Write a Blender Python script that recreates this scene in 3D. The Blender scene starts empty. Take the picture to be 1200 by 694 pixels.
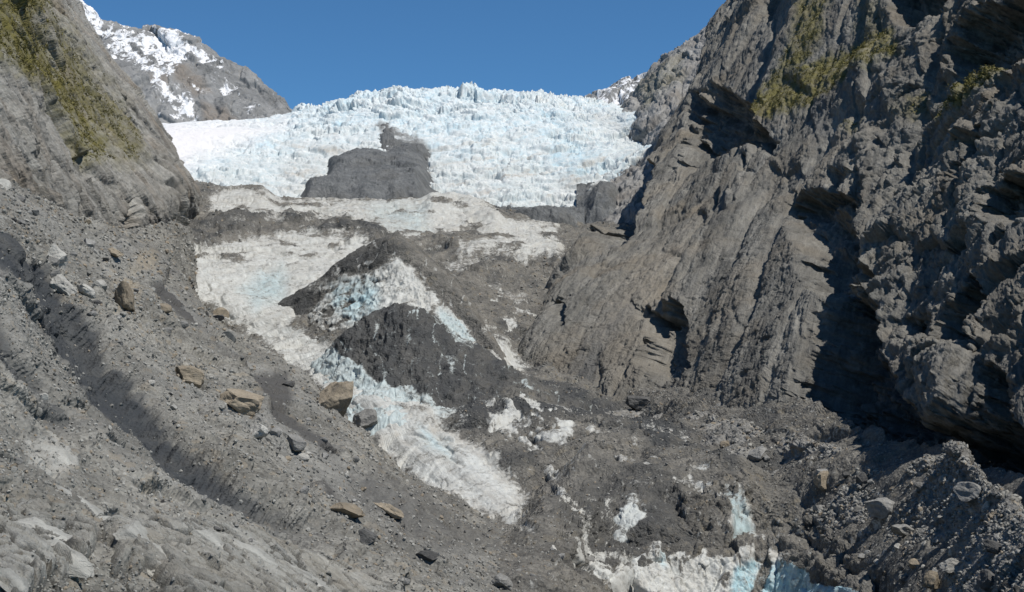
import bpy, bmesh, math, random
import numpy as np
from mathutils import Vector, Matrix, Euler

random.seed(7)
RNG = np.random.default_rng(11)
scene = bpy.context.scene
COL = scene.collection
F = 1563.0            # focal length in photo pixels (1200 px wide frame)
HOR = 430.0           # row of the horizon in the photo
f32 = np.float32

# --------------------------------------------------------------------------- maths
def U(p):
    """surveyed point: bearing column, bearing row, distance up the valley (m) -> world"""
    px, py, d = p
    return ((px - 600.0) / F * d, d, (HOR - py) / F * d)

def to_px(P):
    return 600.0 + F * P[..., 0] / P[..., 1], HOR - F * P[..., 2] / P[..., 1]

def hash_u(ix, iy, iz, seed):
    h = (ix.astype(np.uint32) * np.uint32(374761393) + iy.astype(np.uint32) * np.uint32(668265263)
         + iz.astype(np.uint32) * np.uint32(2147483647) + np.uint32((seed * 974634533 + 12345) & 0xffffffff))
    h = (h ^ (h >> np.uint32(13))) * np.uint32(1274126177)
    h = (h ^ (h >> np.uint32(16))) * np.uint32(2246822519)
    return h ^ (h >> np.uint32(15))

def h01(h):
    return (h & np.uint32(0xffffff)).astype(f32) / f32(0xffffff)

from concurrent.futures import ThreadPoolExecutor
POOL = ThreadPoolExecutor(4)
def chunked(fn, P, *a):
    n = len(P); k = max(1, min(64, n // 24000))
    if k == 1: return fn(P, *a)
    cuts = np.linspace(0, n, k + 1).astype(int)
    res = list(POOL.map(lambda i: fn(P[cuts[i]:cuts[i + 1]], *a), range(k)))
    if isinstance(res[0], tuple): return tuple(np.concatenate([r[j] for r in res]) for j in range(len(res[0])))
    return np.concatenate(res)

def perlin(P, seed=0):
    sh = P.shape[:-1]
    return chunked(_perlin, P.reshape(-1, 3).astype(f32), seed).reshape(sh)

def _perlin(P, seed):
    I = np.floor(P).astype(np.int32)
    Fr = P - I
    W = Fr * Fr * Fr * (Fr * (Fr * 6 - 15) + 10)
    out = np.zeros(len(P), f32)
    for dx in (0, 1):
        wx = W[:, 0] if dx else 1 - W[:, 0]
        for dy in (0, 1):
            wy = W[:, 1] if dy else 1 - W[:, 1]
            for dz in (0, 1):
                wz = W[:, 2] if dz else 1 - W[:, 2]
                h = hash_u(I[:, 0] + dx, I[:, 1] + dy, I[:, 2] + dz, seed)
                gx = (h & np.uint32(1023)).astype(f32) / 511.5 - 1
                gy = ((h >> np.uint32(10)) & np.uint32(1023)).astype(f32) / 511.5 - 1
                gz = ((h >> np.uint32(20)) & np.uint32(1023)).astype(f32) / 511.5 - 1
                out += wx * wy * wz * (gx * (Fr[:, 0] - dx) + gy * (Fr[:, 1] - dy) + gz * (Fr[:, 2] - dz))
    return out * 1.5

def fbm(P, o=5, seed=0, gain=.5, ridged=False):
    a, s, tot = 1.0, np.zeros(P.shape[:-1], f32), 0.0
    for k in range(o):
        n = perlin(P * f32(2.03 ** k) + 17.3 * k, seed + k)
        if ridged:
            n = 1 - 2 * np.abs(n)
        s += a * n
        tot += a
        a *= gain
    return s / tot

def worley(P, seed=0, tilt=True):
    """F1, F2-F1, cell random, cell tilt height (a random plane in every cell: fractured facets)"""
    sh = P.shape[:-1]
    return tuple(v.reshape(sh) for v in chunked(_worley, P.reshape(-1, 3).astype(f32), seed, tilt))

def _worley(P, seed, tilt):
    I = np.floor(P).astype(np.int32)
    Fr = P - I
    n = len(P)
    f1 = np.full(n, 9, f32); f2 = np.full(n, 9, f32)
    sw = np.full(n, 1e-33, f32); sr = np.zeros(n, f32); st = np.zeros(n, f32)
    for dx in (-1, 0, 1):
        for dy in (-1, 0, 1):
            for dz in (-1, 0, 1):
                h = hash_u(I[:, 0] + dx, I[:, 1] + dy, I[:, 2] + dz, seed)
                ox = Fr[:, 0] - (dx + (h & np.uint32(1023)).astype(f32) / f32(1023))
                oy = Fr[:, 1] - (dy + ((h >> np.uint32(10)) & np.uint32(1023)).astype(f32) / f32(1023))
                oz = Fr[:, 2] - (dz + ((h >> np.uint32(20)) & np.uint32(1023)).astype(f32) / f32(1023))
                d = ox * ox + oy * oy + oz * oz
                f2 = np.minimum(f2, np.maximum(f1, d)); f1 = np.minimum(f1, d)
                w = np.exp(f32(-75) * d)
                g = h * np.uint32(2654435761)
                sw += w; sr += w * ((g & np.uint32(255)).astype(f32) / f32(255))
                if tilt:
                    st += w * ((((g >> np.uint32(8)) & np.uint32(255)).astype(f32) / f32(127.5) - 1) * ox
                               + (((g >> np.uint32(16)) & np.uint32(255)).astype(f32) / f32(127.5) - 1) * oy
                               + (((g >> np.uint32(24)) & np.uint32(255)).astype(f32) / f32(127.5) - 1) * oz)
    f1 = np.sqrt(f1); f2 = np.sqrt(f2)
    return f1, f2 - f1, sr / sw, st / sw

def facets(P, scales, seed=0, warp=.25):
    """sum of fractured facet relief; scales = [(cell size m, height m)]"""
    out = np.zeros(P.shape[:-1], f32)
    for k, (s, a) in enumerate(scales):
        Q = P / s
        if warp:
            wv = perlin(Q * 1.3, seed + 50 + k)
            Q = Q + (warp * wv)[..., None]
        f1, e, r, t = worley(Q, seed + 7 * k)
        out += a * (t * .9 + (r - .5) * .8 - .35 * np.clip(1 - e / .12, 0, 1))
    return out

def sstep(a, b, x):
    t = np.clip((x - a) / (b - a), 0, 1)
    return t * t * (3 - 2 * t)

def sdist(px, py, poly):
    """signed distance (pixels of bearing) to a polygon, positive inside"""
    px = px.astype(f32); py = py.astype(f32)
    best = np.full(px.shape, 1e9, f32)
    inside = np.zeros(px.shape, bool)
    n = len(poly)
    for i in range(n):
        (x0, y0), (x1, y1) = poly[i], poly[(i + 1) % n]
        ex, ey = x1 - x0, y1 - y0
        t = np.clip(((px - x0) * ex + (py - y0) * ey) / (ex * ex + ey * ey + 1e-9), 0, 1)
        best = np.minimum(best, (px - x0 - t * ex) ** 2 + (py - y0 - t * ey) ** 2)
        if y0 != y1:
            c = (y0 > py) != (y1 > py)
            inside ^= c & (px < (x1 - x0) * (py - y0) / (y1 - y0) + x0)
    d = np.sqrt(best)
    return np.where(inside, d, -d)

def ldist(px, py, line):
    """distance to polyline and signed side (+ = right of travel in picture terms)"""
    best = np.full(px.shape, 1e9, f32); side = np.zeros(px.shape, f32); tt = np.zeros(px.shape, f32)
    for i in range(len(line) - 1):
        (x0, y0), (x1, y1) = line[i], line[i + 1]
        ex, ey = x1 - x0, y1 - y0
        L = math.hypot(ex, ey)
        t = np.clip(((px - x0) * ex + (py - y0) * ey) / (L * L), 0, 1)
        d = np.sqrt((px - x0 - t * ex) ** 2 + (py - y0 - t * ey) ** 2)
        m = d < best
        best = np.where(m, d, best)
        side = np.where(m, (ex * (py - y0) - ey * (px - x0)) / L, side)
        tt = np.where(m, (i + t) / (len(line) - 1), tt)
    return best, np.where(side >= 0, best, -best), tt

class Warp:
    """ragged edges for outlines: bearings jittered by noise"""
    def __init__(s, px, py):
        Q = np.stack([px, py, np.zeros_like(px)], -1)
        s.px, s.py = px, py
        s.a = fbm(Q / 26, 4, 301); s.b = fbm(Q / 26, 4, 311)
        s.n = fbm(Q / 9, 4, 321)
    def mask(s, poly, amp=8, soft=2.0, speck=0.0):
        d = sdist(s.px + amp * s.a, s.py + amp * s.b, poly)
        return sstep(-soft, soft, d + speck * s.n)
    def sd(s, poly, amp=8):
        return sdist(s.px + amp * s.a, s.py + amp * s.b, poly)

# --------------------------------------------------------------------------- lofted sheets
def crom(C, counts):
    """Catmull-Rom along axis 0, counts samples per interval"""
    n = C.shape[0]
    E = np.concatenate([2 * C[:1] - C[1:2], C, 2 * C[-1:] - C[-2:-1]], 0)
    out = []
    for i in range(n - 1):
        p0, p1, p2, p3 = E[i], E[i + 1], E[i + 2], E[i + 3]
        m = counts[i]
        for k in range(m + (1 if i == n - 2 else 0)):
            t = k / m
            out.append(.5 * ((2 * p1) + (-p0 + p2) * t + (2 * p0 - 5 * p1 + 4 * p2 - p3) * t * t + (-p0 + 3 * p1 - 3 * p2 + p3) * t ** 3))
    return np.array(out)

def loft(rows, step=1.15, umin=None):
    C = np.array([[U(p) for p in r] for r in rows], float)
    px, py = to_px(C)
    dr = np.hypot(np.diff(px, axis=0), np.diff(py, axis=0)).max(1)
    dc = np.hypot(np.diff(px, axis=1), np.diff(py, axis=1)).max(0)
    # rows seen nearly edge-on still get samples by their real length
    lr = np.linalg.norm(np.diff(C, axis=0), axis=2); dd = (C[1:, :, 1] + C[:-1, :, 1]) / 2
    dr = np.maximum(dr, .30 * (lr / dd * F).max(1))
    cr = [max(2, int(math.ceil(v / step))) for v in dr]
    cc = [max(2, int(math.ceil(v / step))) for v in dc]
    A = crom(C, cr)
    B = crom(np.swapaxes(A, 0, 1), cc)
    return np.swapaxes(B, 0, 1)            # rows x cols x 3

def normals(P, toward=(0, 0, 0)):
    a = np.gradient(P, axis=0); b = np.gradient(P, axis=1)
    n = np.cross(b, a)
    n /= np.linalg.norm(n, axis=-1, keepdims=True) + 1e-9
    s = np.sign((n * (np.array(toward) - P)).sum(-1).mean())
    return n * (s if s else 1)

SURF = []      # (name, P, N, masks) of every sheet, for setting stones down on them

def mesh_grid(name, P, attrs, mat, kind='structure', smooth=True, flip=False):
    r, c = P.shape[:2]
    idx = np.arange(r * c).reshape(r, c)
    q = np.stack([idx[:-1, :-1], idx[:-1, 1:], idx[1:, 1:], idx[1:, :-1]], -1).reshape(-1, 4)
    n = np.cross(P[1, 1] - P[0, 0], P[1, 0] - P[0, 1])
    N = normals(P)
    k = (np.cross(np.gradient(P, axis=1), np.gradient(P, axis=0)) * N).sum(-1).mean()
    if k < 0:
        q = q[:, ::-1]
    me = bpy.data.meshes.new(name)
    me.vertices.add(r * c); me.vertices.foreach_set('co', P.reshape(-1).astype(f32))
    me.loops.add(q.size); me.loops.foreach_set('vertex_index', q.reshape(-1).astype(np.int32))
    me.polygons.add(len(q)); me.polygons.foreach_set('loop_start', np.arange(0, q.size, 4, dtype=np.int32))
    me.polygons.foreach_set('loop_total', np.full(len(q), 4, np.int32))
    me.polygons.foreach_set('use_smooth', np.full(len(q), smooth, bool))
    for an, av in attrs.items():
        a = me.attributes.new(an, 'FLOAT', 'POINT')
        a.data.foreach_set('value', np.clip(av, 0, 1).reshape(-1).astype(f32))
    me.update(); me.validate()
    o = bpy.data.objects.new(name, me); COL.objects.link(o)
    me.materials.append(mat)
    if kind: o['kind'] = kind
    SURF.append((name, P, normals(P), attrs))
    return o

def tag(o, label=None, cat=None, group=None, kind=None):
    if label: o['label'] = label
    if cat: o['category'] = cat
    if group: o['group'] = group
    if kind: o['kind'] = kind
    elif cat and 'kind' in o: del o['kind']
    return o

# --------------------------------------------------------------------------- materials
class NT:
    def __init__(s, name):
        s.m = bpy.data.materials.new(name); s.m.use_nodes = True
        s.t = s.m.node_tree; s.t.nodes.clear()
        s.out = s.n('ShaderNodeOutputMaterial'); s.bs = s.n('ShaderNodeBsdfPrincipled')
        s.l(s.bs.outputs[0], s.out.inputs[0])
        s.pos = s.n('ShaderNodeTexCoord').outputs['Object']
    def n(s, t, **k):
        nd = s.t.nodes.new(t)
        for a, b in k.items(): setattr(nd, a, b)
        return nd
    def l(s, a, b): s.t.links.new(a, b)
    def put(s, sock, v):
        if hasattr(v, 'is_output') or isinstance(v, bpy.types.NodeSocket): s.l(v, sock)
        elif isinstance(v, (tuple, list)): sock.default_value = (*v, 1) if len(v) == 3 and len(sock.default_value) == 4 else v
        else: sock.default_value = v
    def noise(s, scale, detail=6, rough=.6, vec=None, dist=0.0):
        nd = s.n('ShaderNodeTexNoise'); s.put(nd.inputs['Vector'], vec or s.pos)
        nd.inputs['Scale'].default_value = scale; nd.inputs['Detail'].default_value = detail
        nd.inputs['Roughness'].default_value = rough; nd.inputs['Distortion'].default_value = dist
        return nd.outputs['Fac']
    def voro(s, scale, vec=None, feat='F1', out='Distance'):
        nd = s.n('ShaderNodeTexVoronoi', feature=feat); s.put(nd.inputs['Vector'], vec or s.pos)
        nd.inputs['Scale'].default_value = scale
        return nd.outputs[out]
    def map(s, scale=(1, 1, 1), rot=(0, 0, 0)):
        nd = s.n('ShaderNodeMapping'); s.l(s.pos, nd.inputs['Vector'])
        nd.inputs['Scale'].default_value = scale; nd.inputs['Rotation'].default_value = rot
        return nd.outputs[0]
    def frame(s, ax, k):
        ax = Vector(ax).normalized(); b1 = ax.cross(Vector((.9, .1, .3))).normalized(); b2 = ax.cross(b1)
        cb = s.n('ShaderNodeCombineXYZ')
        for i, (v, q) in enumerate(zip((ax, b1, b2), k)):
            d = s.n('ShaderNodeVectorMath', operation='DOT_PRODUCT'); s.l(s.pos, d.inputs[0]); d.inputs[1].default_value = v * q
            s.l(d.outputs['Value'], cb.inputs[i])
        return cb.outputs[0]
    def rng(s, v, a, b, c=0.0, d=1.0):
        nd = s.n('ShaderNodeMapRange'); s.put(nd.inputs[0], v)
        for i, x in enumerate((a, b, c, d)): nd.inputs[i + 1].default_value = x
        return nd.outputs[0]
    def mix(s, fac, a, b, mode='MIX'):
        nd = s.n('ShaderNodeMix', data_type='RGBA', blend_type=mode)
        s.put(nd.inputs[0], fac); s.put(nd.inputs[6], a); s.put(nd.inputs[7], b)
        return nd.outputs[2]
    def math(s, op, a, b=0.0, clamp=False):
        nd = s.n('ShaderNodeMath', operation=op, use_clamp=clamp); s.put(nd.inputs[0], a); s.put(nd.inputs[1], b)
        return nd.outputs[0]
    def attr(s, name):
        nd = s.n('ShaderNodeAttribute', attribute_name=name); return nd.outputs['Fac']
    def bump(s, h, dist, strength=1.0, prev=None):
        nd = s.n('ShaderNodeBump'); s.put(nd.inputs['Height'], h)
        nd.inputs['Distance'].default_value = dist; s.put(nd.inputs['Strength'], strength)
        if prev: s.l(prev, nd.inputs['Normal'])
        return nd.outputs[0]
    def done(s, color, rough=.9, normal=None, spec=.2):
        s.put(s.bs.inputs['Base Color'], color); s.put(s.bs.inputs['Roughness'], rough)
        s.bs.inputs['Specular IOR Level'].default_value = spec
        if normal: s.l(normal, s.bs.inputs['Normal'])
        return s.m

def rubble_color(t, fine, a=(.115, .112, .103), b=(.205, .20, .185), tan=(.24, .20, .145)):
    """mixed stones: every cell its own grey, a few tan; fine = stones per metre"""
    cv = t.voro(fine, out='Color'); sep = t.n('ShaderNodeSeparateColor'); t.l(cv, sep.inputs[0])
    cv2 = t.voro(fine * .33, out='Color'); sep2 = t.n('ShaderNodeSeparateColor'); t.l(cv2, sep2.inputs[0])
    c = t.mix(t.rng(t.noise(.035, 7, .65), .35, .65), a, b)
    v = t.math('ADD', t.math('MULTIPLY', sep.outputs[0], .55), t.math('MULTIPLY', sep2.outputs[0], .45))
    c = t.mix(1.0, c, t.n_val(v, .60, 1.42), 'MULTIPLY')
    c = t.mix(t.rng(sep2.outputs[1], .90, .94, 0, .55), c, tan)
    return c

def n_val(s, v, lo, hi):
    x = s.rng(v, 0, 1, lo, hi)
    nd = s.n('ShaderNodeCombineColor')
    for i in range(3): s.l(x, nd.inputs[i])
    return nd.outputs[0]
NT.n_val = n_val

def m_talus():
    t = NT('scree')
    c = rubble_color(t, 1.6, (.125, .121, .107), (.225, .218, .193), (.22, .19, .145))
    dk = t.attr('dark'); tn = t.attr('tan'); pl = t.attr('pale')
    fall = t.frame((.79, .03, -.61), (.10, .35, .35))
    c = t.mix(1.0, c, t.n_val(t.noise(.35, 9, .72, fall, .5), .45, 1.55), 'MULTIPLY')
    c = t.mix(t.rng(t.noise(.012, 5, .6), .45, .62, 0, .45), c, (.185, .187, .18), 'MIX')
    c = t.mix(t.math('MULTIPLY', tn, .7), c, (.30, .245, .165))
    c = t.mix(t.math('MULTIPLY', pl, t.rng(t.noise(.4, 7, .7), .3, .6, .4, .95)), c, (.36, .355, .325))
    sm = t.mix(t.noise(.25, 6, .7), (.058, .057, .055), (.085, .083, .079))
    c = t.mix(t.math('MULTIPLY', dk, t.rng(t.noise(.5, 7, .7), .3, .55, .7, .97)), c, sm)
    c = t.mix(t.math('MULTIPLY', t.attr('gully_shade'), t.rng(t.noise(.3, 8, .72, fall), .3, .55, .72, 1.0)), c, t.mix(t.noise(.4, 7, .7), (.026, .030, .034), (.062, .066, .069)))  # gully shade painted as a near-black blue-grey over the stones
    h = t.math('ADD', t.voro(1.6), t.math('MULTIPLY', t.voro(.6), 1.5))
    h = t.math('ADD', h, t.noise(.8, 8, .7))
    return t.done(c, .93, t.bump(h, .35, .8), .15)

def m_debris(name, a, b, fine=1.2):
    t = NT(name)
    c = rubble_color(t, fine, a, b)
    h = t.math('ADD', t.voro(fine), t.math('MULTIPLY', t.voro(fine * .35), 1.6)); h = t.math('ADD', h, t.noise(fine * .6, 8, .7))
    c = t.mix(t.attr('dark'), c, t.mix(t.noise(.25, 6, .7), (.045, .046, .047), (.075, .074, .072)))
    return t.done(c, .93, t.bump(h, .4, .8), .15)

def m_cliff(name, base, lite, brown, ax, k=.2, green=True, fine=1.0, grain=(.5, 1.5), gravel=False):
    """schist: tone bands and fine striations drawn out along the direction ax"""
    t = NT(name)
    v = t.frame(ax, (k, 1, 1))
    n1 = t.noise(.055, 9, .66, v, .3); n2 = t.noise(.45 * fine, 9, .70, v); n3 = t.noise(.018, 4, .55)
    n4 = t.noise(.5 * fine, 7, .66, t.frame(ax, (.05, 1, 1)), .3)
    c = t.mix(t.rng(n1, .36, .64), base, lite)
    c = t.mix(t.rng(n3, .48, .68, 0, .7), c, brown)
    c = t.mix(1.0, c, t.n_val(n2, *grain), 'MULTIPLY')
    c = t.mix(1.0, c, t.n_val(t.rng(n4, .3, .7), .72, 1.25), 'MULTIPLY')
    st = t.noise(.03, 6, .6, t.frame(ax, (.12, 1, 1)), .6)
    c = t.mix(t.rng(st, .60, .70, 0, .5), c, (.085, .09, .095))       # dark wet streaks
    if green:
        g = t.attr('moss')
        gc = t.mix(t.noise(.25, 7, .7), (.085, .080, .018), (.20, .172, .043))
        g2 = t.math('MULTIPLY', g, t.rng(t.noise(.09, 9, .74), .30, .56, 0, .95))
        c = t.mix(g2, c, gc)
    tn = t.attr('tan'); c = t.mix(t.math('MULTIPLY', tn, .6), c, (.29, .255, .20))
    if gravel: c = t.mix(t.attr('gravel'), c, rubble_color(t, 3.0, (.11, .107, .095), (.205, .198, .176), (.2, .175, .135)))
    h = t.math('ADD', t.math('MULTIPLY', n2, 1.0), t.math('MULTIPLY', t.noise(1.3 * fine, 8, .7, v), .5))
    h = t.math('ADD', h, t.math('MULTIPLY', n4, .6))
    return t.done(c, .9, t.bump(h, 1.6 / fine ** .5, .9), .2)

def m_ice(name, fine=1.0):
    """glacier ice: white crust, blue where it is fresh, brown grit film, rubble on top"""
    t = NT(name)
    n = t.noise(.05, 8, .65); n2 = t.noise(.35 * fine, 9, .72); n3 = t.noise(.11 * fine, 10, .76)
    ice = t.mix(t.rng(n2, .3, .7), (.38, .39, .37), (.60, .615, .585))
    blue = t.attr('blue')
    ice = t.mix(t.math('MULTIPLY', blue, t.rng(n3, .3, .6, .35, 1.0)), ice, t.mix(n2, (.14, .37, .455), (.43, .61, .65)))
    grit = t.attr('grit')
    g = t.math('MULTIPLY', grit, t.rng(n3, .36, .62, .1, .95))
    ice = t.mix(g, ice, t.mix(n, (.31, .295, .26), (.42, .40, .355)))
    deb = rubble_color(t, 1.1 * fine, (.105, .10, .089), (.195, .183, .158), (.21, .185, .14))
    dk = t.attr('dark')
    deb = t.mix(dk, deb, t.mix(t.noise(.3, 6, .7), (.036, .039, .041), (.075, .076, .074)))
    d = t.attr('debris')
    e1 = t.rng(t.noise(.16 * fine, 12, .82), .28, .72, -.80, .80)
    e2 = t.rng(t.noise(.75 * fine, 8, .8), .3, .7, -.42, .42)
    raw = t.math('SUBTRACT', t.math('ADD', t.math('ADD', d, e1), e2), .5)
    fac = t.math('ADD', t.math('MULTIPLY', raw, 2.3), .5, True)
    film = t.math('MULTIPLY', t.rng(raw, -.65, .0, 0, .7), t.rng(n2, .3, .6, .5, 1))
    ice = t.mix(film, ice, t.mix(n, (.235, .225, .20), (.33, .318, .285)))
    c = t.mix(fac, ice, deb)
    h = t.math('ADD', t.math('MULTIPLY', t.voro(1.0 * fine), fac), t.math('MULTIPLY', t.noise(.5 * fine, 8, .72), 1.4))
    return t.done(c, t.rng(fac, 0, 1, .6, .93), t.bump(h, .6 / fine, t.rng(fac, 0, 1, .45, .85)), .2)

def m_icefall():
    t = NT('crevassed_ice')
    n2 = t.noise(.13, 10, .76); n3 = t.noise(.06, 9, .74)
    c = t.mix(t.rng(n2, .34, .62), (.43, .485, .495), (.69, .705, .69))
    c = t.mix(t.math('MULTIPLY', t.attr('blue'), t.rng(n3, .38, .62)), c, (.38, .55, .635))
    g = t.math('MULTIPLY', t.attr('grit'), t.rng(n3, .36, .6))
    c = t.mix(g, c, (.45, .43, .39))
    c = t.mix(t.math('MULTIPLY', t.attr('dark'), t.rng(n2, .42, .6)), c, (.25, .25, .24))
    c = t.mix(t.attr('snow'), c, (.70, .675, .665))
    c = t.mix(t.math('MULTIPLY', t.attr('debris'), t.rng(n3, .3, .5)), c, (.15, .147, .14))
    return t.done(c, .8, t.bump(t.noise(.25, 9, .75), 1.5, .6), .15)

def m_snowrock():
    t = NT('snowy_rock')
    v = t.map((1, 1, .45), (.3, .35, 0))
    n1 = t.noise(.012, 9, .68, v); n2 = t.noise(.06, 9, .72, v)
    c = t.mix(t.rng(n1, .38, .62), (.15, .152, .15), (.255, .255, .248))
    c = t.mix(1.0, c, t.n_val(n2, .5, 1.5), 'MULTIPLY')
    c = t.mix(t.math('MULTIPLY', t.attr('tan'), t.rng(n2, .3, .6, .2, .75)), c, (.18, .145, .11))
    s = t.math('MULTIPLY', t.math('SUBTRACT', t.math('ADD', t.attr('snow'), t.rng(n2, .3, .7, -.85, .85)), .58), 3.4, True)
    c = t.mix(s, c, (.74, .745, .75))
    return t.done(c, .85, t.bump(n2, 5.0, .8), .2)

def m_stone(name, a, b):
    t = NT(name)
    oi = t.n('ShaderNodeObjectInfo').outputs['Random']
    wp = t.n('ShaderNodeNewGeometry').outputs['Position']
    n = t.noise(.35, 8, .72, wp); n2 = t.noise(1.3, 8, .75, wp); n3 = t.noise(1.1, 6, .7, t.map((.5, .5, 5), (.5, .4, 0)))
    c = t.mix(t.rng(n, .33, .67), a, b)
    c = t.mix(1.0, c, t.n_val(oi, .78, 1.22), 'MULTIPLY')
    c = t.mix(1.0, c, t.n_val(n2, .5, 1.5), 'MULTIPLY')
    c = t.mix(1.0, c, t.n_val(n3, .75, 1.25), 'MULTIPLY')
    c = t.mix(t.rng(t.noise(.8, 9, .75, wp), .52, .68, 0, .7), c, (.17, .165, .15))
    return t.done(c, .92, t.bump(t.math('ADD', n2, t.math('MULTIPLY', n3, .6)), .5, .9), .15)

def m_scree_stuff():
    t = NT('scree_stones')
    a = t.attr('tone'); b = t.attr('tint')
    c = t.mix(a, (.15, .146, .133), (.31, .304, .275))
    c = t.mix(t.rng(b, .88, .9, 0, .75), c, (.25, .20, .14))
    c = t.mix(1.0, c, t.n_val(t.noise(2.5, 6, .7), .75, 1.25), 'MULTIPLY')
    return t.done(c, .92, t.bump(t.noise(3.0, 6, .7), .12, .7), .15)

def m_scrub():
    t = NT('scrub_leaves')
    a = t.attr('tone')
    c = t.mix(a, (.042, .044, .015), (.20, .175, .055))
    return t.done(c, .85, None, .2)

M = dict(
    talus=m_talus(), moraine=m_debris('moraine_rubble', (.15, .146, .135), (.24, .233, .213)),
    rcliff=m_cliff('schist_cliff', (.108, .105, .095), (.212, .204, .181), (.160, .138, .107), (-.30, -.80, -.52)),
    lcliff=m_cliff('weathered_schist', (.19, .185, .168), (.32, .313, .285), (.21, .175, .135), (.30, .57, -.76)),
    ridge=m_cliff('grey_ridge_rock', (.20, .198, .19), (.31, .305, .29), (.21, .19, .165), (-.3, -.5, -.75), .35, fine=.6),
    bedrock=m_cliff('pale_bedrock', (.27, .267, .242), (.42, .412, .372), (.28, .25, .195), (.72, -.25, -.62), .6, green=False, fine=2.6, grain=(.68, 1.32), gravel=True),
    outcrop=m_cliff('dark_outcrop_rock', (.098, .104, .107), (.165, .171, .171), (.125, .125, .12), (.3, .2, -.8), .5, green=False, fine=.5, grain=(.65, 1.35)),
    ice=m_ice('glacier_ice'), icefine=m_ice('cliff_ice', 2.2), icefall=m_icefall(), snow=m_snowrock(),
    grey=m_stone('grey_boulder', (.17, .167, .157), (.29, .285, .265)),
    pale=m_stone('pale_boulder', (.32, .31, .28), (.44, .43, .39)),
    tan=m_stone('tan_boulder', (.19, .16, .118), (.30, .255, .19)),
    darkrock=m_stone('dark_boulder', (.055, .055, .054), (.12, .118, .112)),
    stuff=m_scree_stuff(), scrub=m_scrub())

def flatness(P, w=3):
    """how level the relief is locally: rubble stays on the flats, steep ice faces shed it"""
    n = normals(P)[..., 2]
    return np.clip(np.abs(n), 0, 1)

def soft_normals(P, it=2):
    n = normals(P)
    for _ in range(it):
        q = np.pad(n, ((1, 1), (1, 1), (0, 0)), 'edge')
        n = (q[:-2, 1:-1] + q[2:, 1:-1] + q[1:-1, :-2] + q[1:-1, 2:] + 2 * q[1:-1, 1:-1])
        n /= np.linalg.norm(n, axis=-1, keepdims=True) + 1e-9
    return n

def damp(P):
    """less fine relief where the sheet is stretched over a step"""
    a = np.linalg.norm(np.gradient(P, axis=0), axis=-1); b = np.linalg.norm(np.gradient(P, axis=1), axis=-1)
    e = np.maximum(a, b) / (P[..., 1] / F)
    return 1 / (1 + (e / 5.0) ** 2)

def detail(P, scales, seed, warp=.2, k=1.0):
    """second, finer relief along the normals of the surface as it now stands"""
    return P + soft_normals(P) * (facets(P, scales, seed, warp) * k * damp(P))[..., None]

Z = lambda P: np.zeros(P.shape[:2], f32)

# =========================================================================== 1. valley glacier (rubble covered lower tongue up to the icefall's foot)
rows = [
 [(250,800,190),(420,800,205),(560,800,215),(690,800,225),(820,810,240),(960,810,230),(1090,800,200),(1260,800,160)],
 [(330,700,290),(470,698,288),(560,694,286),(650,694,300),(760,700,335),(900,712,365),(1050,700,300),(1250,720,200)],
 [(440,645,380),(530,640,362),(590,640,355),(650,634,356),(725,618,385),(830,618,405),(960,632,385),(1200,620,270)],
 [(480,585,470),(570,598,440),(630,588,445),(700,566,460),(780,556,462),(860,570,445),(960,580,410),(1200,560,300)],
 [(430,525,540),(500,522,530),(560,512,535),(640,500,560),(720,512,545),(790,522,525),(870,515,500),(1050,520,420)],
 [(350,465,640),(430,462,600),(520,472,590),(610,462,650),(670,462,680),(740,480,650),(830,490,560),(960,480,500)],
 [(250,395,830),(330,402,800),(420,395,770),(520,402,760),(590,402,800),(640,405,850),(700,420,800),(820,420,720)],
 [(140,322,1000),(215,332,940),(310,335,960),(420,325,980),(520,332,980),(600,332,1020),(660,340,1010),(780,340,930)],
 [(120,280,1150),(200,285,1130),(290,272,1180),(400,270,1200),(500,277,1200),(600,282,1190),(680,292,1150),(800,295,1080)],
 [(130,240,1340),(210,236,1360),(290,233,1390),(400,236,1410),(500,236,1410),(600,252,1390),(690,268,1330),(810,262,1230)],
 [(130,228,1520),(210,226,1540),(290,232,1560),(400,238,1560),(500,240,1560),(600,254,1540),(700,262,1500),(810,255,1380)],
]
P = loft(rows, 1.35)
px, py = to_px(P); W = Warp(px, py)
ICE = [
 ([(250,234),(262,216),(350,236),(430,230),(520,228),(550,232),(585,252),(650,262),(660,292),(655,303),(600,300),(545,288),(500,292),(465,280),(440,264),(350,262),(262,262),(252,254)], 1.0),
 ([(190,312),(230,292),(290,280),(350,270),(440,276),(430,292),(385,335),(340,378),(385,400),(420,410),(440,445),(415,480),(360,440),(270,372),(215,342)], 1.0),
 ([(385,440),(420,447),(452,449),(485,482),(525,503),(565,525),(620,582),(604,614),(560,600),(500,574),(455,535),(425,502),(400,475)], 1.0),
 ([(415,428),(440,438),(490,468),(540,486),(515,500),(470,482)], .9),
 ([(512,284),(560,277),(658,288),(655,306),(600,303),(540,303)], .95),
 ([(520,306),(560,305),(570,312),(530,320)], .8),
 ([(560,385),(585,392),(618,410),(620,428),(590,430),(560,408)], .85),
 ([(573,330),(615,345),(605,352),(580,345)], .6),
 ([(846,600),(868,604),(895,620),(945,630),(966,652),(900,650),(862,632)], 1.05),
 ([(670,656),(690,616),(712,628),(742,638),(744,672),(700,676)], 1.0),
 ([(720,505),(770,520),(785,527),(745,517)], .7),
 ([(650,570),(690,560),(700,556),(670,582),(640,592)], .55),
]
ice = Z(P)
for poly, s in ICE:
    ice = np.maximum(ice, s * W.mask(poly, 12, 9, 9))
bro = fbm(np.stack([(px + py * .5) / 26, (py - px * .35) / 11, px * 0], -1), 5, 333)
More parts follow.
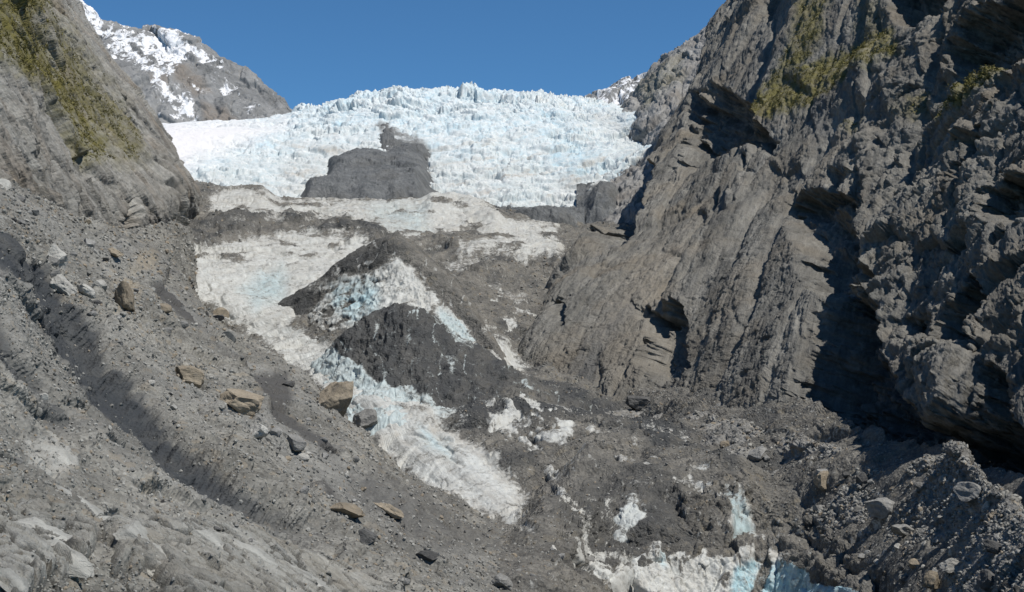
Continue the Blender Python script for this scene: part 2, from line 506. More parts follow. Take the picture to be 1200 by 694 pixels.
ice = np.maximum(ice, .95 * W.mask([(568,488),(612,474),(648,486),(678,512),(672,530),(645,548),(632,536),(600,520),(574,512)], 10, 6, 6) * sstep(-.10, .14, bro))
ice = np.maximum(ice, .85 * W.mask([(640,556),(660,548),(700,552),(690,566),(665,580),(640,585)], 10, 6, 6) * sstep(.0, .2, bro))
ice = np.maximum(ice, .7 * W.mask([(690,500),(740,505),(790,525),(780,545),(720,525)], 10, 6, 6) * sstep(.12, .3, bro))
ice = np.maximum(ice, .8 * W.mask([(560,330),(625,345),(640,400),(625,435),(590,420),(575,380)], 10, 8, 6) * sstep(.10, .28, bro))
bro2 = fbm(np.stack([(px + py * .7) / 48, (py - px * .4) / 15, px * 0], -1), 6, 351)
ice = np.maximum(ice, .62 * sstep(.10, .32, bro2) * W.mask([(540,500),(620,475),(800,500),(870,575),(850,600),(700,640),(600,640),(560,560)], 10, 10))
stripe = W.mask([(178,295),(205,268),(262,252),(350,254),(420,260),(472,280),(440,287),(350,268),(280,276),(215,304)], 10, 5, 8)
ice *= 1 - .75 * W.mask([(190,225),(700,225),(700,310),(190,310)], 5, 8) * sstep(.06, .30, fbm(np.stack([(px + py) / 40, (py - px * .06) / 8, px * 0], -1), 6, 337))
ice *= 1 - W.mask([(150,215),(246,226),(238,258),(214,286),(190,304),(150,330)], 12, 14, 12) * (.55 + .9 * np.clip(W.n + .2, 0, .5))
stripe = stripe * (.3 + .7 * sstep(-.22, .10, fbm(np.stack([px / 34, py / 13, px * 0], -1), 5, 335)))
ice *= 1 - .8 * stripe
ice *= 1 - .6 * W.mask([(222,226),(250,214),(266,212),(300,222),(318,232),(290,231),(262,221),(236,232)], 6, 4, 6)
stripe2 = W.mask([(470,288),(520,268),(600,282),(560,290),(510,300)], 8, 4, 6) * .8
ice *= 1 - stripe2
deb = 1 - ice
tongue_sd = sdist(px, py, ICE[2][0])
grit = np.clip(.6 + .6 * fbm(P / 40, 4, 5) + .2 * sstep(330, 250, py) , 0, 1)

blue = .65 * W.mask([(280,340),(330,310),(335,350),(300,360)], 8, 12) + .5 * W.mask([(430,240),(500,245),(500,275),(440,262)], 8, 14) \
     + .45 * W.mask([(490,505),(525,520),(530,545),(500,530)], 6, 10) + .35 * W.mask([(500,470),(540,485),(515,498)], 4, 5) + .9 * W.mask([(848,600),(870,604),(892,622),(884,640),(862,628)], 5, 6)
dark = 1.0 * W.mask([(520,490),(600,440),(640,452),(760,486),(810,522),(770,540),(690,505),(640,505),(560,505)], 14, 14) + .45 * stripe + .6 * W.mask([(800,535),(845,540),(870,570),(860,590),(830,560)], 5, 6) \
     + .5 * W.mask([(640,610),(700,575),(760,570),(800,590),(760,640),(690,640)], 10, 12)
dark = np.clip(dark + .55 * sstep(.02, .35, fbm(P / np.array([22, 30, 22]), 5, 19)) + .15, 0, 1)
N = normals(P); N[..., 2] = np.abs(N[..., 2])
up = np.zeros_like(N); up[..., 2] = 1
D = P[..., 1]
rough = facets(P * np.array([1, 1, 1.0]), [(38, 3.2), (15, 1.6), (6, .8), (2.4, .4)], 3)
soft = fbm(P / 45, 6, 21) * 7 + fbm(P / 11, 5, 25, ridged=True) * 1.5 + facets(P, [(34, 3.4), (12, 1.2), (4, .4)], 26, .3)
lump = fbm(P / 30, 5, 23, ridged=True) * 4
k = sstep(300, 520, D)
fa = np.array([.34, -.92, -.2]); fb = np.array([.94, .34, 0])
flow = fbm(np.stack([(P @ fa) / 45, (P @ fb) / 6, P[..., 2] / 30], -1), 6, 27) * 2.0 + .25 * rough
tong = sstep(-3, 22, tongue_sd)
grit = np.where(tongue_sd > -4, np.clip(.45 + 1.3 * fbm(np.stack([(P @ fa) / 60, (P @ fb) / 5, P[..., 2] / 40], -1), 5, 28) + .5 * sstep(22, 2, tongue_sd), 0, 1), grit)
h = ice * (rough * (1 - .85 * tong) + tong * flow * .9) * sstep(300, 900, D + 300) + (1 - ice) * (soft + .25 * rough) * (.45 + .55 * k)
h += 3 * sstep(-4, 45, tongue_sd) + 6 * stripe - 5 * W.mask([(600,400),(640,420),(610,450),(590,430)], 4, 8)
h += 7 * W.mask(ICE[4][0], 5, 7)
# low ridges of buried ice under the rubble
for line, a, w in (([(222,226),(262,224),(305,232)], 11, 13), ([(508,240),(540,238),(578,256)], 9, 11), ([(590,530),(650,560),(720,560)], 2.8, 20), ([(700,530),(780,545),(850,585)], 2.8, 20), ([(620,620),(660,600),(690,570)], 2.2, 20), ([(560,490),(640,495),(700,520),(800,530),(870,580)], 5.5, 22), ([(640,600),(700,570),(760,575),(820,600),(860,610)], 6, 20), ([(600,480),(660,530),(690,560)], 4, 18)):
    dd, sd_, tt = ldist(px, py, line)
    h += a * np.exp(-(dd / w) ** 2)
P2 = P + (up * .6 + N * .4) * h[..., None]
cut = W.mask([(718,655),(745,640),(800,652),(850,655),(868,616),(905,616),(965,640),(1045,690),(1065,780),(730,780),(726,690)], 3, 7)
P2[..., 2] -= 17 * cut
P2[..., 2] -= 7 * W.mask([(664,655),(700,604),(742,588),(790,598),(818,640),(800,656),(745,650),(718,665)], 3, 6)
front = W.mask([(655,596),(760,585),(870,588),(970,616),(1050,690),(1050,740),(640,740)], 6, 10)
P2 = P2 + soft_normals(P2, 3) * (facets(P2 * np.array([1, 1, .7]), [(9, 2.0), (4, 1.0), (1.7, .4)], 24, .2) * front)[..., None]
deb = np.clip(deb + front * .7 * sstep(-.05, .25, fbm(P2 / np.array([4, 4, 12]), 5, 22)), 0, 1.2)
deb = np.clip(deb + (1 - tong) * .55 * (flatness(P2) - .80) + .22 * fbm(P / 28, 5, 29), 0, 1.2)
glacier = mesh_grid('glacier', P2, dict(debris=deb, grit=grit, blue=blue, dark=dark), M['ice'])
glacier['label'] = 'rubble streaked valley glacier between the two rock walls'

# =========================================================================== 2. icefall
rows = [
 [(150,262,1440),(230,258,1460),(330,256,1480),(450,262,1470),(560,270,1460),(650,276,1430),(730,272,1400),(830,262,1360)],
 [(150,222,1540),(225,219,1550),(330,226,1560),(450,229,1560),(560,236,1550),(650,246,1530),(720,240,1500),(830,225,1430)],
 [(150,190,1650),(225,188,1690),(330,190,1700),(450,186,1700),(560,186,1690),(650,190,1670),(735,192,1620),(830,190,1520)],
 [(150,162,1800),(220,157,1830),(330,152,1850),(450,142,1840),(560,140,1840),(650,145,1820),(745,165,1740),(830,165,1620)],
 [(150,152,1990),(215,145,2010),(318,140,2020),(430,114,1990),(510,109,1990),(610,113,1990),(700,124,1940),(830,150,1740)],
 [(150,152,2400),(215,146,2400),(318,141,2400),(430,119,2350),(510,114,2350),(610,118,2350),(700,128,2300),(830,155,2050)],
]
P = loft(rows, .85)
px, py = to_px(P); W = Warp(px, py)
smooth = W.mask([(150,140),(225,140),(330,146),(290,160),(230,185),(190,215),(150,200)], 10, 22)
rough = 1 - .88 * smooth
Q = P * np.array([1, .85, .85])
wv = np.stack([fbm(P / 30, 3, 61), fbm(P / 30, 3, 62), fbm(P / 30, 3, 63)], -1)
Q = Q + wv * 9
h = np.zeros(P.shape[:2], f32); gap = np.zeros_like(h)
for s, a, sd_ in ((46, 4.0, 71), (19, 2.0, 72), (8, 1.25, 73), (3.4, .8, 74)):
    f1, e, r, t = worley(Q / s, sd_)
    cr = np.clip(1 - e / .16, 0, 1)
    h += a * ((r - .5) * 1.0 + t * .7 - cr * .55)
    gap = np.maximum(gap, cr * (.5 + .5 * (s > 5)))
f1, e, r, t = worley(np.stack([P[..., 0] / 52, P[..., 1] / 20, P[..., 2] / 15], -1) + .35 * wv, 78)
cr = np.clip(1 - e / .13, 0, 1); h += 5.0 * (r - .5) - 4.5 * cr; gap = np.maximum(gap, cr)
h += 10 * fbm(P / 120, 4, 77)
N = normals(P); dirv = N * 1.0 + np.array([0, -.1, .15])
P2 = P + dirv * (h * rough * (1 + .8 * sstep(150, 112, py)) * np.clip(.75 + 1.5 * fbm(P / 75, 3, 79), .35, 1.15))[..., None] + N * (3.5 * fbm(np.stack([P[..., 0] / 60, P[..., 1] / 16, P[..., 2] / 14], -1), 4, 80, ridged=True) * rough)[..., None]
grit = np.clip(sstep(160, 235, py + 14 * W.a * 2) * (.35 + .9 * np.abs(fbm(P / 90, 4, 81))) + .35 * W.mask([(330,170),(430,160),(520,170),(520,235),(340,232)], 14, 20), 0, .9) * (1 - smooth)
grit = np.clip(grit + .9 * sstep(.08, .3, fbm(np.stack([px / 110, (py + .0009 * (px - 470) ** 2) / 9, px * 0], -1), 5, 361)) * sstep(135, 190, py) * (1 - smooth), 0, .95)
grit = np.maximum(grit, .95 * W.mask([(690,130),(720,135),(756,180),(755,195),(735,185),(700,150)], 8, 8) * (.5 + .5 * W.n))
blue = np.clip(.20 + .38 * sstep(.3, .9, gap) + .6 * W.mask([(640,175),(680,165),(705,195),(690,215),(650,200)], 8, 12) + .5 * fbm(P / 70, 4, 83), 0, 1) * (1 - smooth)
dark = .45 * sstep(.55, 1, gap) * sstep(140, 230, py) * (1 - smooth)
deb = W.mask([(440,148),(452,143),(462,152),(480,158),(508,172),(500,196),(505,210),(492,232),(455,200),(455,165)], 5, 3, 6) * .9
deb = np.maximum(deb, .9 * W.mask([(690,225),(705,213),(722,218),(720,240),(700,240)], 6, 4, 5))
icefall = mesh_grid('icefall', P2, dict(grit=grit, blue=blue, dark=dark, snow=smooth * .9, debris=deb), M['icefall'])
icefall['label'] = 'wide white icefall filling the head of the valley'

# =========================================================================== 3. mountains behind
rows = [
 [(-40,300,2100),(60,260,2120),(140,230,2150),(230,215,2180),(310,200,2200),(370,190,2200),(430,190,2200)],
 [(-40,160,2250),(60,150,2260),(140,155,2250),(220,150,2260),(290,148,2250),(348,152,2260),(400,165,2300)],
 [(-40,60,2450),(60,80,2430),(130,95,2400),(200,95,2400),(265,105,2380),(330,135,2330),(385,160,2380)],
 [(-40,-40,2700),(60,30,2650),(125,55,2600),(195,62,2560),(255,80,2500),(315,115,2430),(370,155,2430)],
 [(-40,-100,2900),(80,-8,2800),(124,24,2740),(192,33,2680),(254,63,2600),(312,99,2520),(345,132,2470)],
 [(-40,-60,3300),(80,20,3200),(124,50,3100),(192,60,3050),(254,90,2950),(312,125,2850),(348,150,2800)],
]
P = loft(rows, 1.15)
px, py = to_px(P); W = Warp(px, py)
N = normals(P)
Q = P * np.array([1, .7, .5])
h = facets(Q, [(160, 26), (60, 13), (24, 7), (9, 3.2)], 31) + fbm(P / 90, 6, 35, ridged=True) * 14
P2 = P + N * (h * sstep(300, 60, py - 40))[..., None] * .55
sn = np.maximum.reduce([W.mask(p, 10, 7, 9) * s for p, s in (
  ([(75,-10),(95,-5),(122,25),(150,33),(195,33),(250,64),(262,72),(225,72),(205,85),(180,75),(120,35),(85,20)], 1.0),
  ([(110,25),(150,45),(165,70),(185,80),(205,75),(205,90),(190,100),(225,120),(232,140),(205,138),(190,118),(165,85),(135,62),(120,45)], .85),
  ([(255,90),(275,92),(280,105),(258,105)], .65), ([(278,118),(300,128),(308,135),(285,128)], .8),
  ([(210,62),(250,66),(262,85),(235,70)], .7), ([(200,95),(225,92),(250,100),(235,118),(215,112)], .45))])
sn = np.clip(sn + .12 * W.n, 0, 1)
tn = np.maximum(W.mask([(175,90),(200,92),(195,108),(180,105)], 6, 4), W.mask([(198,80),(235,88),(248,105),(225,115),(205,98)], 6, 5)) 
tn = np.maximum(tn, .9 * W.mask([(235,120),(265,125),(285,148),(240,148)], 6, 5))
mt = mesh_grid('mountain', P2, dict(snow=sn, tan=tn), M['snow'])
mt['label'] = 'grey mountain with patchy snow above the icefall'

rows = [
 [(640,180,2150),(690,170,2160),(740,175,2150),(800,180,2150),(880,180,2100)],
 [(640,150,2250),(690,138,2260),(735,135,2280),(790,130,2280),(880,130,2200)],
 [(640,140,2420),(682,119,2420),(724,95,2420),(752,90,2430),(860,60,2400)],
 [(640,160,2700),(682,140,2700),(724,120,2700),(752,112,2720),(860,90,2700)],
]
P = loft(rows, 1.15)
px, py = to_px(P); W = Warp(px, py); N = normals(P)
P2 = P + N * (facets(P * np.array([1, .7, .5]), [(60, 10), (24, 6), (9, 3)], 37))[..., None] * .7
sn = np.clip(.66 * W.mask([(690,112),(705,98),(726,86),(775,80),(760,112),(735,118),(712,124)], 6, 6, 8) + .25 * W.n, 0, 1)
pk = mesh_grid('mountain_peak', P2, dict(snow=sn, tan=Z(P)), M['snow'])
pk['label'] = 'small snow capped peak behind the right ridge'

rows = [   # ridge between the icefall and the near cliff
 [(690,290,1350),(735,275,1330),(800,250,1330),(900,240,1300)],
 [(712,215,1560),(748,212,1500),(810,200,1480),(900,190,1450)],
 [(742,190,1680),(765,170,1640),(820,150,1620),(900,140,1600)],
 [(728,148,1830),(764,125,1800),(820,100,1780),(900,90,1750)],
 [(724,134,1960),(756,97,1940),(800,60,1930),(900,15,1900)],
 [(736,128,2010),(768,78,2010),(806,50,2010),(900,-15,2000)],
 [(735,125,2150),(780,95,2150),(830,60,2150),(900,0,2150)],
]
P = loft(rows, .95)
px, py = to_px(P); W = Warp(px, py); N = normals(P)
h = facets(P * np.array([1, .6, .6]), [(70, 10), (28, 6), (11, 3), (4.5, 1.4)], 41) + 6 * fbm(P / 50, 5, 42, ridged=True)
P2 = P + N * h[..., None] * .75
rd = mesh_grid('ridge', P2, dict(moss=.35 * W.mask([(745,100),(770,85),(800,60),(800,90),(760,130)], 8, 8), tan=Z(P)), M['ridge'])
rd['label'] = 'grey rock ridge rising beside the icefall on the right'

# =========================================================================== 4. right cliff
rows = [
 [(560,490,820),(618,462,765),(740,500,655),(850,525,540),(940,560,455),(1050,600,372),(1200,680,245),(1340,780,160)],
 [(580,440,880),(626,408,800),(760,410,725),(860,410,615),(950,418,535),(1060,435,440),(1200,490,318),(1360,540,220)],
 [(650,370,1100),(644,332,935),(780,305,865),(880,300,730),(970,300,635),(1080,310,522),(1200,335,400),(1380,355,290)],
 [(735,275,1450),(700,262,1170),(800,205,1085),(900,195,905),(990,190,768),(1090,190,625),(1200,190,485),(1400,190,360)],
 [(780,220,1560),(755,188,1330),(825,115,1250),(905,95,1085),(1000,90,905),(1100,80,730),(1210,70,565),(1410,50,430)],
 [(820,170,1640),(801,108,1450),(850,40,1400),(920,0,1250),(1010,0,1035),(1110,-10,835),(1220,-30,645),(1430,-60,500)],
 [(860,110,1750),(830,42,1580),(880,-40,1550),(940,-90,1420),(1020,-100,1190),(1120,-120,960),(1230,-160,745),(1450,-200,600)],
 [(900,80,1900),(866,-2,1680),(910,-90,1680),(970,-150,1560),(1040,-160,1300),(1140,-200,1080),(1250,-260,860),(1470,-300,720)],
]
P = loft(rows, .95)
px, py = to_px(P); W = Warp(px, py); N = normals(P)
inn = np.array([.93, .22, -.28]); inn /= np.linalg.norm(inn)
# anisotropic fracture frame: long axis down the striations (leaning), short across
ax = np.array([-.30, -.80, -.52]); ax /= np.linalg.norm(ax)
b1 = np.cross(ax, np.array([.9, .1, .3])); b1 /= np.linalg.norm(b1)
b2 = np.cross(ax, b1)
Q = np.stack([(P @ ax) * .26, P @ b1, P @ b2], -1)
h = facets(Q, [(110, 13.0), (48, 7.0), (22, 2.6)], 43, .12)
h += fbm(P / 70, 5, 47) * 7 + fbm(Q / 5, 5, 48) * 1.2 + fbm(P / 4, 4, 49) * .7
nearblock = facets(P, [(28, 4.6), (11, 1.6)], 51, .15) * sstep(940, 1040, px + .25 * (py - 300))
stri = fbm(np.stack([(P @ ax) * .05, (P @ b1) / 3.2, (P @ b2) / 3.2], -1), 5, 50, ridged=True)
h = h * .85 + nearblock
slab = W.mask([(740,470),(770,400),(830,300),(900,250),(930,300),(930,420),(935,490),(850,485)], 10, 25) + W.mask([(650,400),(700,320),(760,260),(760,330),(735,440),(690,440)], 8, 20)
h = h * (1 - .6 * np.clip(slab, 0, 1)) * (1 - .6 * sstep(440, 540, py)) + stri * .75
REC = [  # hollows under overhangs: outline, depth (m), softness (px)
 ([(908,482),(940,405),(964,342),(1030,362),(1040,425),(1058,450),(1085,500),(1106,502),(1146,474),(1160,432),(1175,440),(1190,500),(1230,560),(1230,680),(1190,640),(1118,570),(1050,600),(970,590),(902,538)], 40, 14),
 ([(912,240),(945,225),(1000,232),(1004,268),(1010,318),(1040,345),(1000,356),(935,340),(935,300),(920,268)], 26, 8),
 ([(1056,405),(1062,375),(1098,372),(1106,404),(1085,412)], 8, 6),
 ([(1106,420),(1112,385),(1150,335),(1162,345),(1160,420),(1135,430)], 20, 6),
 ([(688,282),(708,232),(738,192),(762,190),(760,222),(742,258),(718,290)], 52, 6),
 ([(788,196),(797,155),(804,108),(832,96),(872,116),(890,148),(866,174),(826,190)], 48, 12),
 ([(866,160),(884,152),(908,165),(900,178),(872,178)], 28, 5),
 ([(1040,-20),(1105,-20),(1095,14),(1060,34),(1046,22)], 36, 7),
 ([(1104,60),(1118,30),(1150,8),(1260,-20),(1260,60),(1200,72),(1160,82),(1112,92)], 34, 7),
 ([(1124,215),(1134,185),(1136,158),(1160,152),(1162,200),(1140,222)], 16, 5),
 ([(752,436),(756,392),(756,370),(800,364),(804,410),(790,446)], 24, 6),
 ([(734,370),(738,352),(760,356),(764,372),(745,376)], 9, 4),
 ([(1172,270),(1165,240),(1185,225),(1260,215),(1260,280)], 20, 6),
 ([(958,250),(975,205),(1012,195),(1016,225),(1000,250)], 8, 7),
 ([(1148,100),(1170,85),(1200,80),(1240,100),(1240,140),(1180,130)], 6, 8),
 ([(640,372),(645,350),(668,352),(662,385)], 10, 5),
]
rec = Z(P)
for poly, a, w in REC:
    sdv = W.sd(poly, 15) + 5 * W.n
    rec = np.maximum(rec, a * (.8 + .6 * W.b) * sstep(-w * .4, w * 1.3, sdv))
FIS = [([(926,228),(905,270),(888,310),(872,370),(850,412),(820,470)], 6, 7), ([(860,300),(830,360),(805,430)], 3, 6), ([(945,395),(925,450),(905,490)], 4, 5), ([(870,190),(848,235),(835,270)], 5, 6), ([(1045,235),(1040,260),(1025,285)], 4, 4),
       ([(1010,95),(965,160),(940,215),(925,240)], 5, 6), ([(1080,130),(1040,190),(1015,240)], 4, 6), ([(905,200),(870,260),(855,300)], 5, 6), ([(820,250),(795,300),(770,345)], 5, 6), ([(985,400),(965,450),(950,500)], 4, 5)]
for line, a, w in FIS:
    dd, sd_, tt = ldist(px + 4 * W.a, py + 4 * W.b, line)
    rec = np.maximum(rec, a * np.exp(-(dd / w) ** 2))
# ledges: benches running up to the right, moss grows on them
bench = Z(P)
LED = [([(840,170),(900,128),(960,92),(1045,45),(1090,10)], 12, 12), ([(1080,135),(1120,112),(1170,78),(1200,50)], 9, 9), ([(890,240),(960,190),(1040,150),(1120,100)], 5, 9), ([(1020,300),(1090,240),(1160,200)], 5, 9), ([(700,330),(760,285),(840,215)], 6, 8)]
for line, a, w in LED:
    dd, sd_, tt = ldist(px + 6 * W.a, py + 6 * W.b, line)
    bench += a * (sstep(-w, w, sd_) - .5) * np.exp(-(dd / (w * 2.6)) ** 2)
P2 = P + N * (h + .55 * bench)[..., None] + inn * rec[..., None]
kk = (1 - .55 * np.clip(slab, 0, 1))
Q2 = np.stack([(P2 @ ax) * .30, P2 @ b1, P2 @ b2], -1)
P2 = P2 + soft_normals(P2) * ((facets(Q2, [(9, 1.2), (4, .75), (1.8, .38)], 45, .12) * kk + facets(P2, [(12, 1.3), (5, .8), (2, .4), (.9, .16)], 46, .15) * (1.3 - kk + .5 * sstep(950, 1080, px))) * damp(P2))[..., None]
P2 = P2 + soft_normals(P2, 4) * (facets(P2, [(8, 1.3), (3.4, .6)], 58, .15) * sstep(.75, .2, damp(P2)))[..., None]
moss = np.maximum.reduce([W.mask(p, 10, 7, 8) * s for p, s in (
  ([(868,150),(885,125),(905,102),(960,72),(1045,32),(1056,60),(1000,95),(950,122),(915,145)], .9),
  ([(900,110),(930,60),(948,-10),(985,-10),(965,50),(930,95)], .8), ([(1085,128),(1120,105),(1162,66),(1172,82),(1120,125),(1095,138)], .95),
  ([(838,135),(850,118),(866,120),(856,136)], .8), ([(1045,125),(1075,100),(1080,120),(1060,135)], .5), ([(985,150),(1010,140),(1005,155)], .6),
  ([(1000,60),(1010,0),(1040,0),(1030,50)], .35))])
tan = .5 * W.mask([(720,470),(700,400),(740,300),(800,280),(790,400)], 15, 30) + .35 * np.clip(fbm(P / 40, 4, 55) * 2, 0, 1)
cl = mesh_grid('cliff', P2, dict(moss=moss, tan=tan), M['rcliff'])
tag(cl, 'tall dark grey rock cliff with shadowed overhangs on the right', kind='structure')
RC = (P2, moss)

# =========================================================================== 5. left cliff
rows = [
 [(-150,330,380),(-20,300,450),(50,300,560),(108,305,690),(156,302,840),(186,290,980),(215,285,1200)],
 [(-150,180,430),(-10,170,530),(62,198,650),(122,225,790),(175,243,920),(217,226,1090),(236,240,1330)],
 [(-150,60,490),(-10,60,630),(52,95,780),(102,135,920),(150,165,1040),(191,178,1160),(215,195,1430)],
 [(-150,-60,570),(-20,-40,730),(35,-5,880),(80,45,1030),(122,85,1140),(161,128,1260),(190,150,1560)],
 [(-150,-160,660),(-40,-120,840),(0,-75,990),(30,-30,1130),(64,8,1250),(102,44,1370),(135,75,1700)],
 [(-150,-220,740),(-50,-180,930),(-10,-130,1070),(20,-90,1220),(50,-50,1330),(74,5,1460),(110,40,1800)],
 [(-150,-280,840),(-60,-240,1030),(-20,-190,1170),(10,-150,1320),(30,-110,1450),(50,-60,1580),(90,0,1950)],
]
P = loft(rows, .95)
px, py = to_px(P); W = Warp(px, py); N = normals(P)
ax = np.array([.30, .57, -.76]); ax /= np.linalg.norm(ax)
b1 = np.cross(ax, np.array([.9, .1, .3])); b1 /= np.linalg.norm(b1); b2 = np.cross(ax, b1)
Q = np.stack([(P @ ax) * .35, P @ b1, P @ b2], -1)
h = facets(Q, [(40, 6.0), (17, 3.0)], 63, .15) + fbm(P / 50, 6, 67) * 6 + fbm(P / 6, 5, 68) * .7 + fbm(np.stack([(P @ ax) * .05, (P @ b1) / 5, (P @ b2) / 5], -1), 5, 64, ridged=True) * .9
rec = Z(P)
for poly, a, w in (([(150,262),(157,225),(165,240),(172,275),(160,282)], 14, 5), ([(55,130),(62,120),(95,180),(110,205),(100,210),(75,170)], 6, 5), ([(95,180),(105,175),(118,215),(105,215)], 6, 4)):
    rec = np.maximum(rec, a * sstep(-w * .3, w, W.sd(poly, 6)))
P2 = P + N * (h - rec)[..., None]
Q2 = np.stack([(P2 @ ax) * .3, P2 @ b1, P2 @ b2], -1)
P2 = P2 + soft_normals(P2) * (facets(Q2, [(9, 1.6), (4, .9), (1.8, .45)], 65, .12) * damp(P2))[..., None]
P2 = detail(P2, [(11, 1.2), (4.5, .7), (1.8, .35)], 66, .15)
moss = np.maximum.reduce([W.mask(p, 16, 16, 12) * s for p, s in (
  ([(-60,-60),(42,-10),(52,40),(80,75),(100,110),(118,135),(125,160),(120,190),(98,185),(80,148),(50,105),(15,85),(-60,40)], 1.0),
  ([(40,-10),(60,20),(100,80),(140,125),(160,165),(165,190),(140,190),(105,150),(70,90)], .75), ([(60,0),(72,20),(110,75),(135,110),(95,80),(65,40)], .4))])
lc = mesh_grid('hillside', P2, dict(moss=moss, tan=.3 * np.clip(fbm(P / 40, 4, 69) * 2, 0, 1)), M['lcliff'])
tag(lc, 'steep rock hillside with brown green scrub on the left', kind='structure')
LC = (P2, moss)

# =========================================================================== 6. talus slope, left
rows = [
 [(-200,330,170),(-70,225,330),(10,215,470),(85,250,620),(145,270,750),(188,262,890),(226,262,1010)],
 [(-200,500,140),(0,330,240),(80,322,350),(155,325,470),(205,328,620),(228,328,760),(245,330,880)],
 [(-160,640,110),(0,500,172),(120,455,255),(235,440,370),(300,415,520),(322,395,650),(325,385,780)],
 [(-110,760,92),(60,620,138),(200,570,208),(330,520,318),(396,482,440),(420,468,540),(425,460,640)],
 [(-20,810,90),(200,705,138),(330,645,210),(445,595,318),(505,568,420),(535,560,470),(545,550,530)],
 [(140,850,95),(350,745,155),(480,705,220),(560,665,300),(605,632,385),(640,620,430),(650,610,480)],
 [(280,920,100),(500,840,150),(610,790,210),(680,735,290),(700,690,380),(710,670,420),(720,660,470)],
]
P = loft(rows, 1.0)
px, py = to_px(P); W = Warp(px, py); N = normals(P)
D = P[..., 1]
h = fbm(P / 38, 6, 71) * 4.5 * sstep(60, 420, D) + facets(P, [(16, 1.7)], 73, .2)
# smooth chutes down the fall line
fl = fbm(np.stack([P[..., 1] / 9 + P[..., 0] / 30, P[..., 0] / 45, P[..., 2] / 60], -1), 5, 75) * .9
h += fl
# gully with a steep right bank
dd, sd_, tt = ldist(px + 9 * W.a, py + 9 * W.b, [(-48,270),(8,290),(54,312),(97,366),(144,434),(224,516),(286,564),(362,604),(424,632)])
wid = 14 + 22 * np.sin(np.clip(tt, 0, 1) * math.pi)
sc = D / F
gul = np.exp(-np.clip(sd_, 0, None) ** 2 / (wid * 1.1) ** 2) * (sd_ >= 0) + np.exp(-sd_ ** 2 / (wid * .28) ** 2) * (sd_ < 0)
h -= gul * 40 * sc * sstep(1.0, .8, tt) * sstep(.12, .38, tt)
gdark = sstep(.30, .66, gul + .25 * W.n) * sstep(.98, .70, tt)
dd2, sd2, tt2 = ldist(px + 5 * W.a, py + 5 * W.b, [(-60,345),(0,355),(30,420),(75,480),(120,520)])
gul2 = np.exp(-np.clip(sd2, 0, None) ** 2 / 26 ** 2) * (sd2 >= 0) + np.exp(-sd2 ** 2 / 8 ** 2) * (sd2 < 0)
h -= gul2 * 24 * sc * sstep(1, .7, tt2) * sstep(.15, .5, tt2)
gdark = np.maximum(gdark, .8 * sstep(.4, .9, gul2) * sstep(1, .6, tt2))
SILT = [[(136,280),(150,281),(195,312),(203,320),(190,320),(160,302)], [(165,346),(185,348),(215,372),(250,405),(262,420),(258,432),(225,398),(180,362)],
        [(252,415),(275,425),(300,436),(335,440),(345,470),(330,478),(300,470),(262,440)], [(368,560),(385,570),(405,595),(392,598)], [(430,548),(470,555),(520,580),(560,600),(600,620),(590,640),(540,648),(470,640),(430,610),(410,570)], [(300,455),(350,485),(400,530),(390,540),(330,500)]]
silt = np.maximum.reduce([W.mask(p, 5, 4, 3) for i_, p in enumerate(SILT) if i_ != 4]); silt = np.maximum(silt, .62 * W.mask(SILT[4], 22, 20, 14) * (.6 + .8 * np.clip(W.n + .4, 0, 1)))
# each silt strip lies in a step below a lip on its uphill side
for line, a in (([(150,325),(185,350),(225,392),(258,432),(300,468),(330,482)], 26), ([(130,282),(165,304),(200,324)], 20), ([(395,640),(440,655),(480,690)], 22), ([(330,560),(400,600),(450,606),(475,620)], 12), ([(60,330),(110,360),(160,400),(215,452)], 11), ([(240,470),(300,530),(345,575)], 12), ([(395,520),(440,565),(500,600)], 12), ([(20,440),(70,478),(120,530)], 12)):
    dd3, sd3, tt3 = ldist(px + 3 * W.a, py + 3 * W.b, line)
    h += a * sc * (sstep(3, -3, -sd3) - .0) * np.exp(-np.clip(sd3, 0, None) / 16) * (sd3 > -3) * sstep(0, .12, tt3) * sstep(1, .88, tt3)
    # lip
# sink the sheet where the glacier takes over
edge = [(236,215),(228,250),(196,298),(222,345),(255,378),(300,400),(345,432),(385,474),(420,506),(455,540),(520,582),(575,610),(640,640),(720,690)]
ddg, sdg, ttg = ldist(px + 6 * W.a, py + 6 * W.b, edge)
sink = np.clip(-sdg, 0, 60) * sc * 1.5
P2 = P + N * h[..., None] - np.stack([Z(P), Z(P), sink], -1)
P2 = detail(P2, [(6, .85), (2.6, .5), (1.1, .24), (.5, .10)], 74, .2)
tan = np.maximum.reduce([W.mask(p, 6, 6, 5) * s for p, s in (([(130,335),(150,330),(155,360),(140,362)], .8), ([(150,310),(170,305),(175,322),(155,328)], .6), ([(205,430),(235,432),(235,448),(210,446)], .9), ([(270,620),(300,615),(310,625)], .5), ([(0,575),(30,580),(25,592),(0,590)], .5))])
pale = np.maximum.reduce([W.mask(p, 6, 6, 6) * s for p, s in (([(30,505),(70,510),(92,545),(70,555),(40,540)], .8), ([(200,545),(260,560),(285,590),(230,580),(180,565)], .5), ([(100,245),(115,240),(120,265),(105,262)], .6))])
gully_shade = gdark  # shade of both gullies, painted into the scree colour
tl = mesh_grid('scree_slope', P2, dict(dark=silt, gully_shade=gully_shade, tan=tan, pale=pale), M['talus'])
tag(tl, 'broad grey scree slope cut by a dark gully on the left', kind='structure')

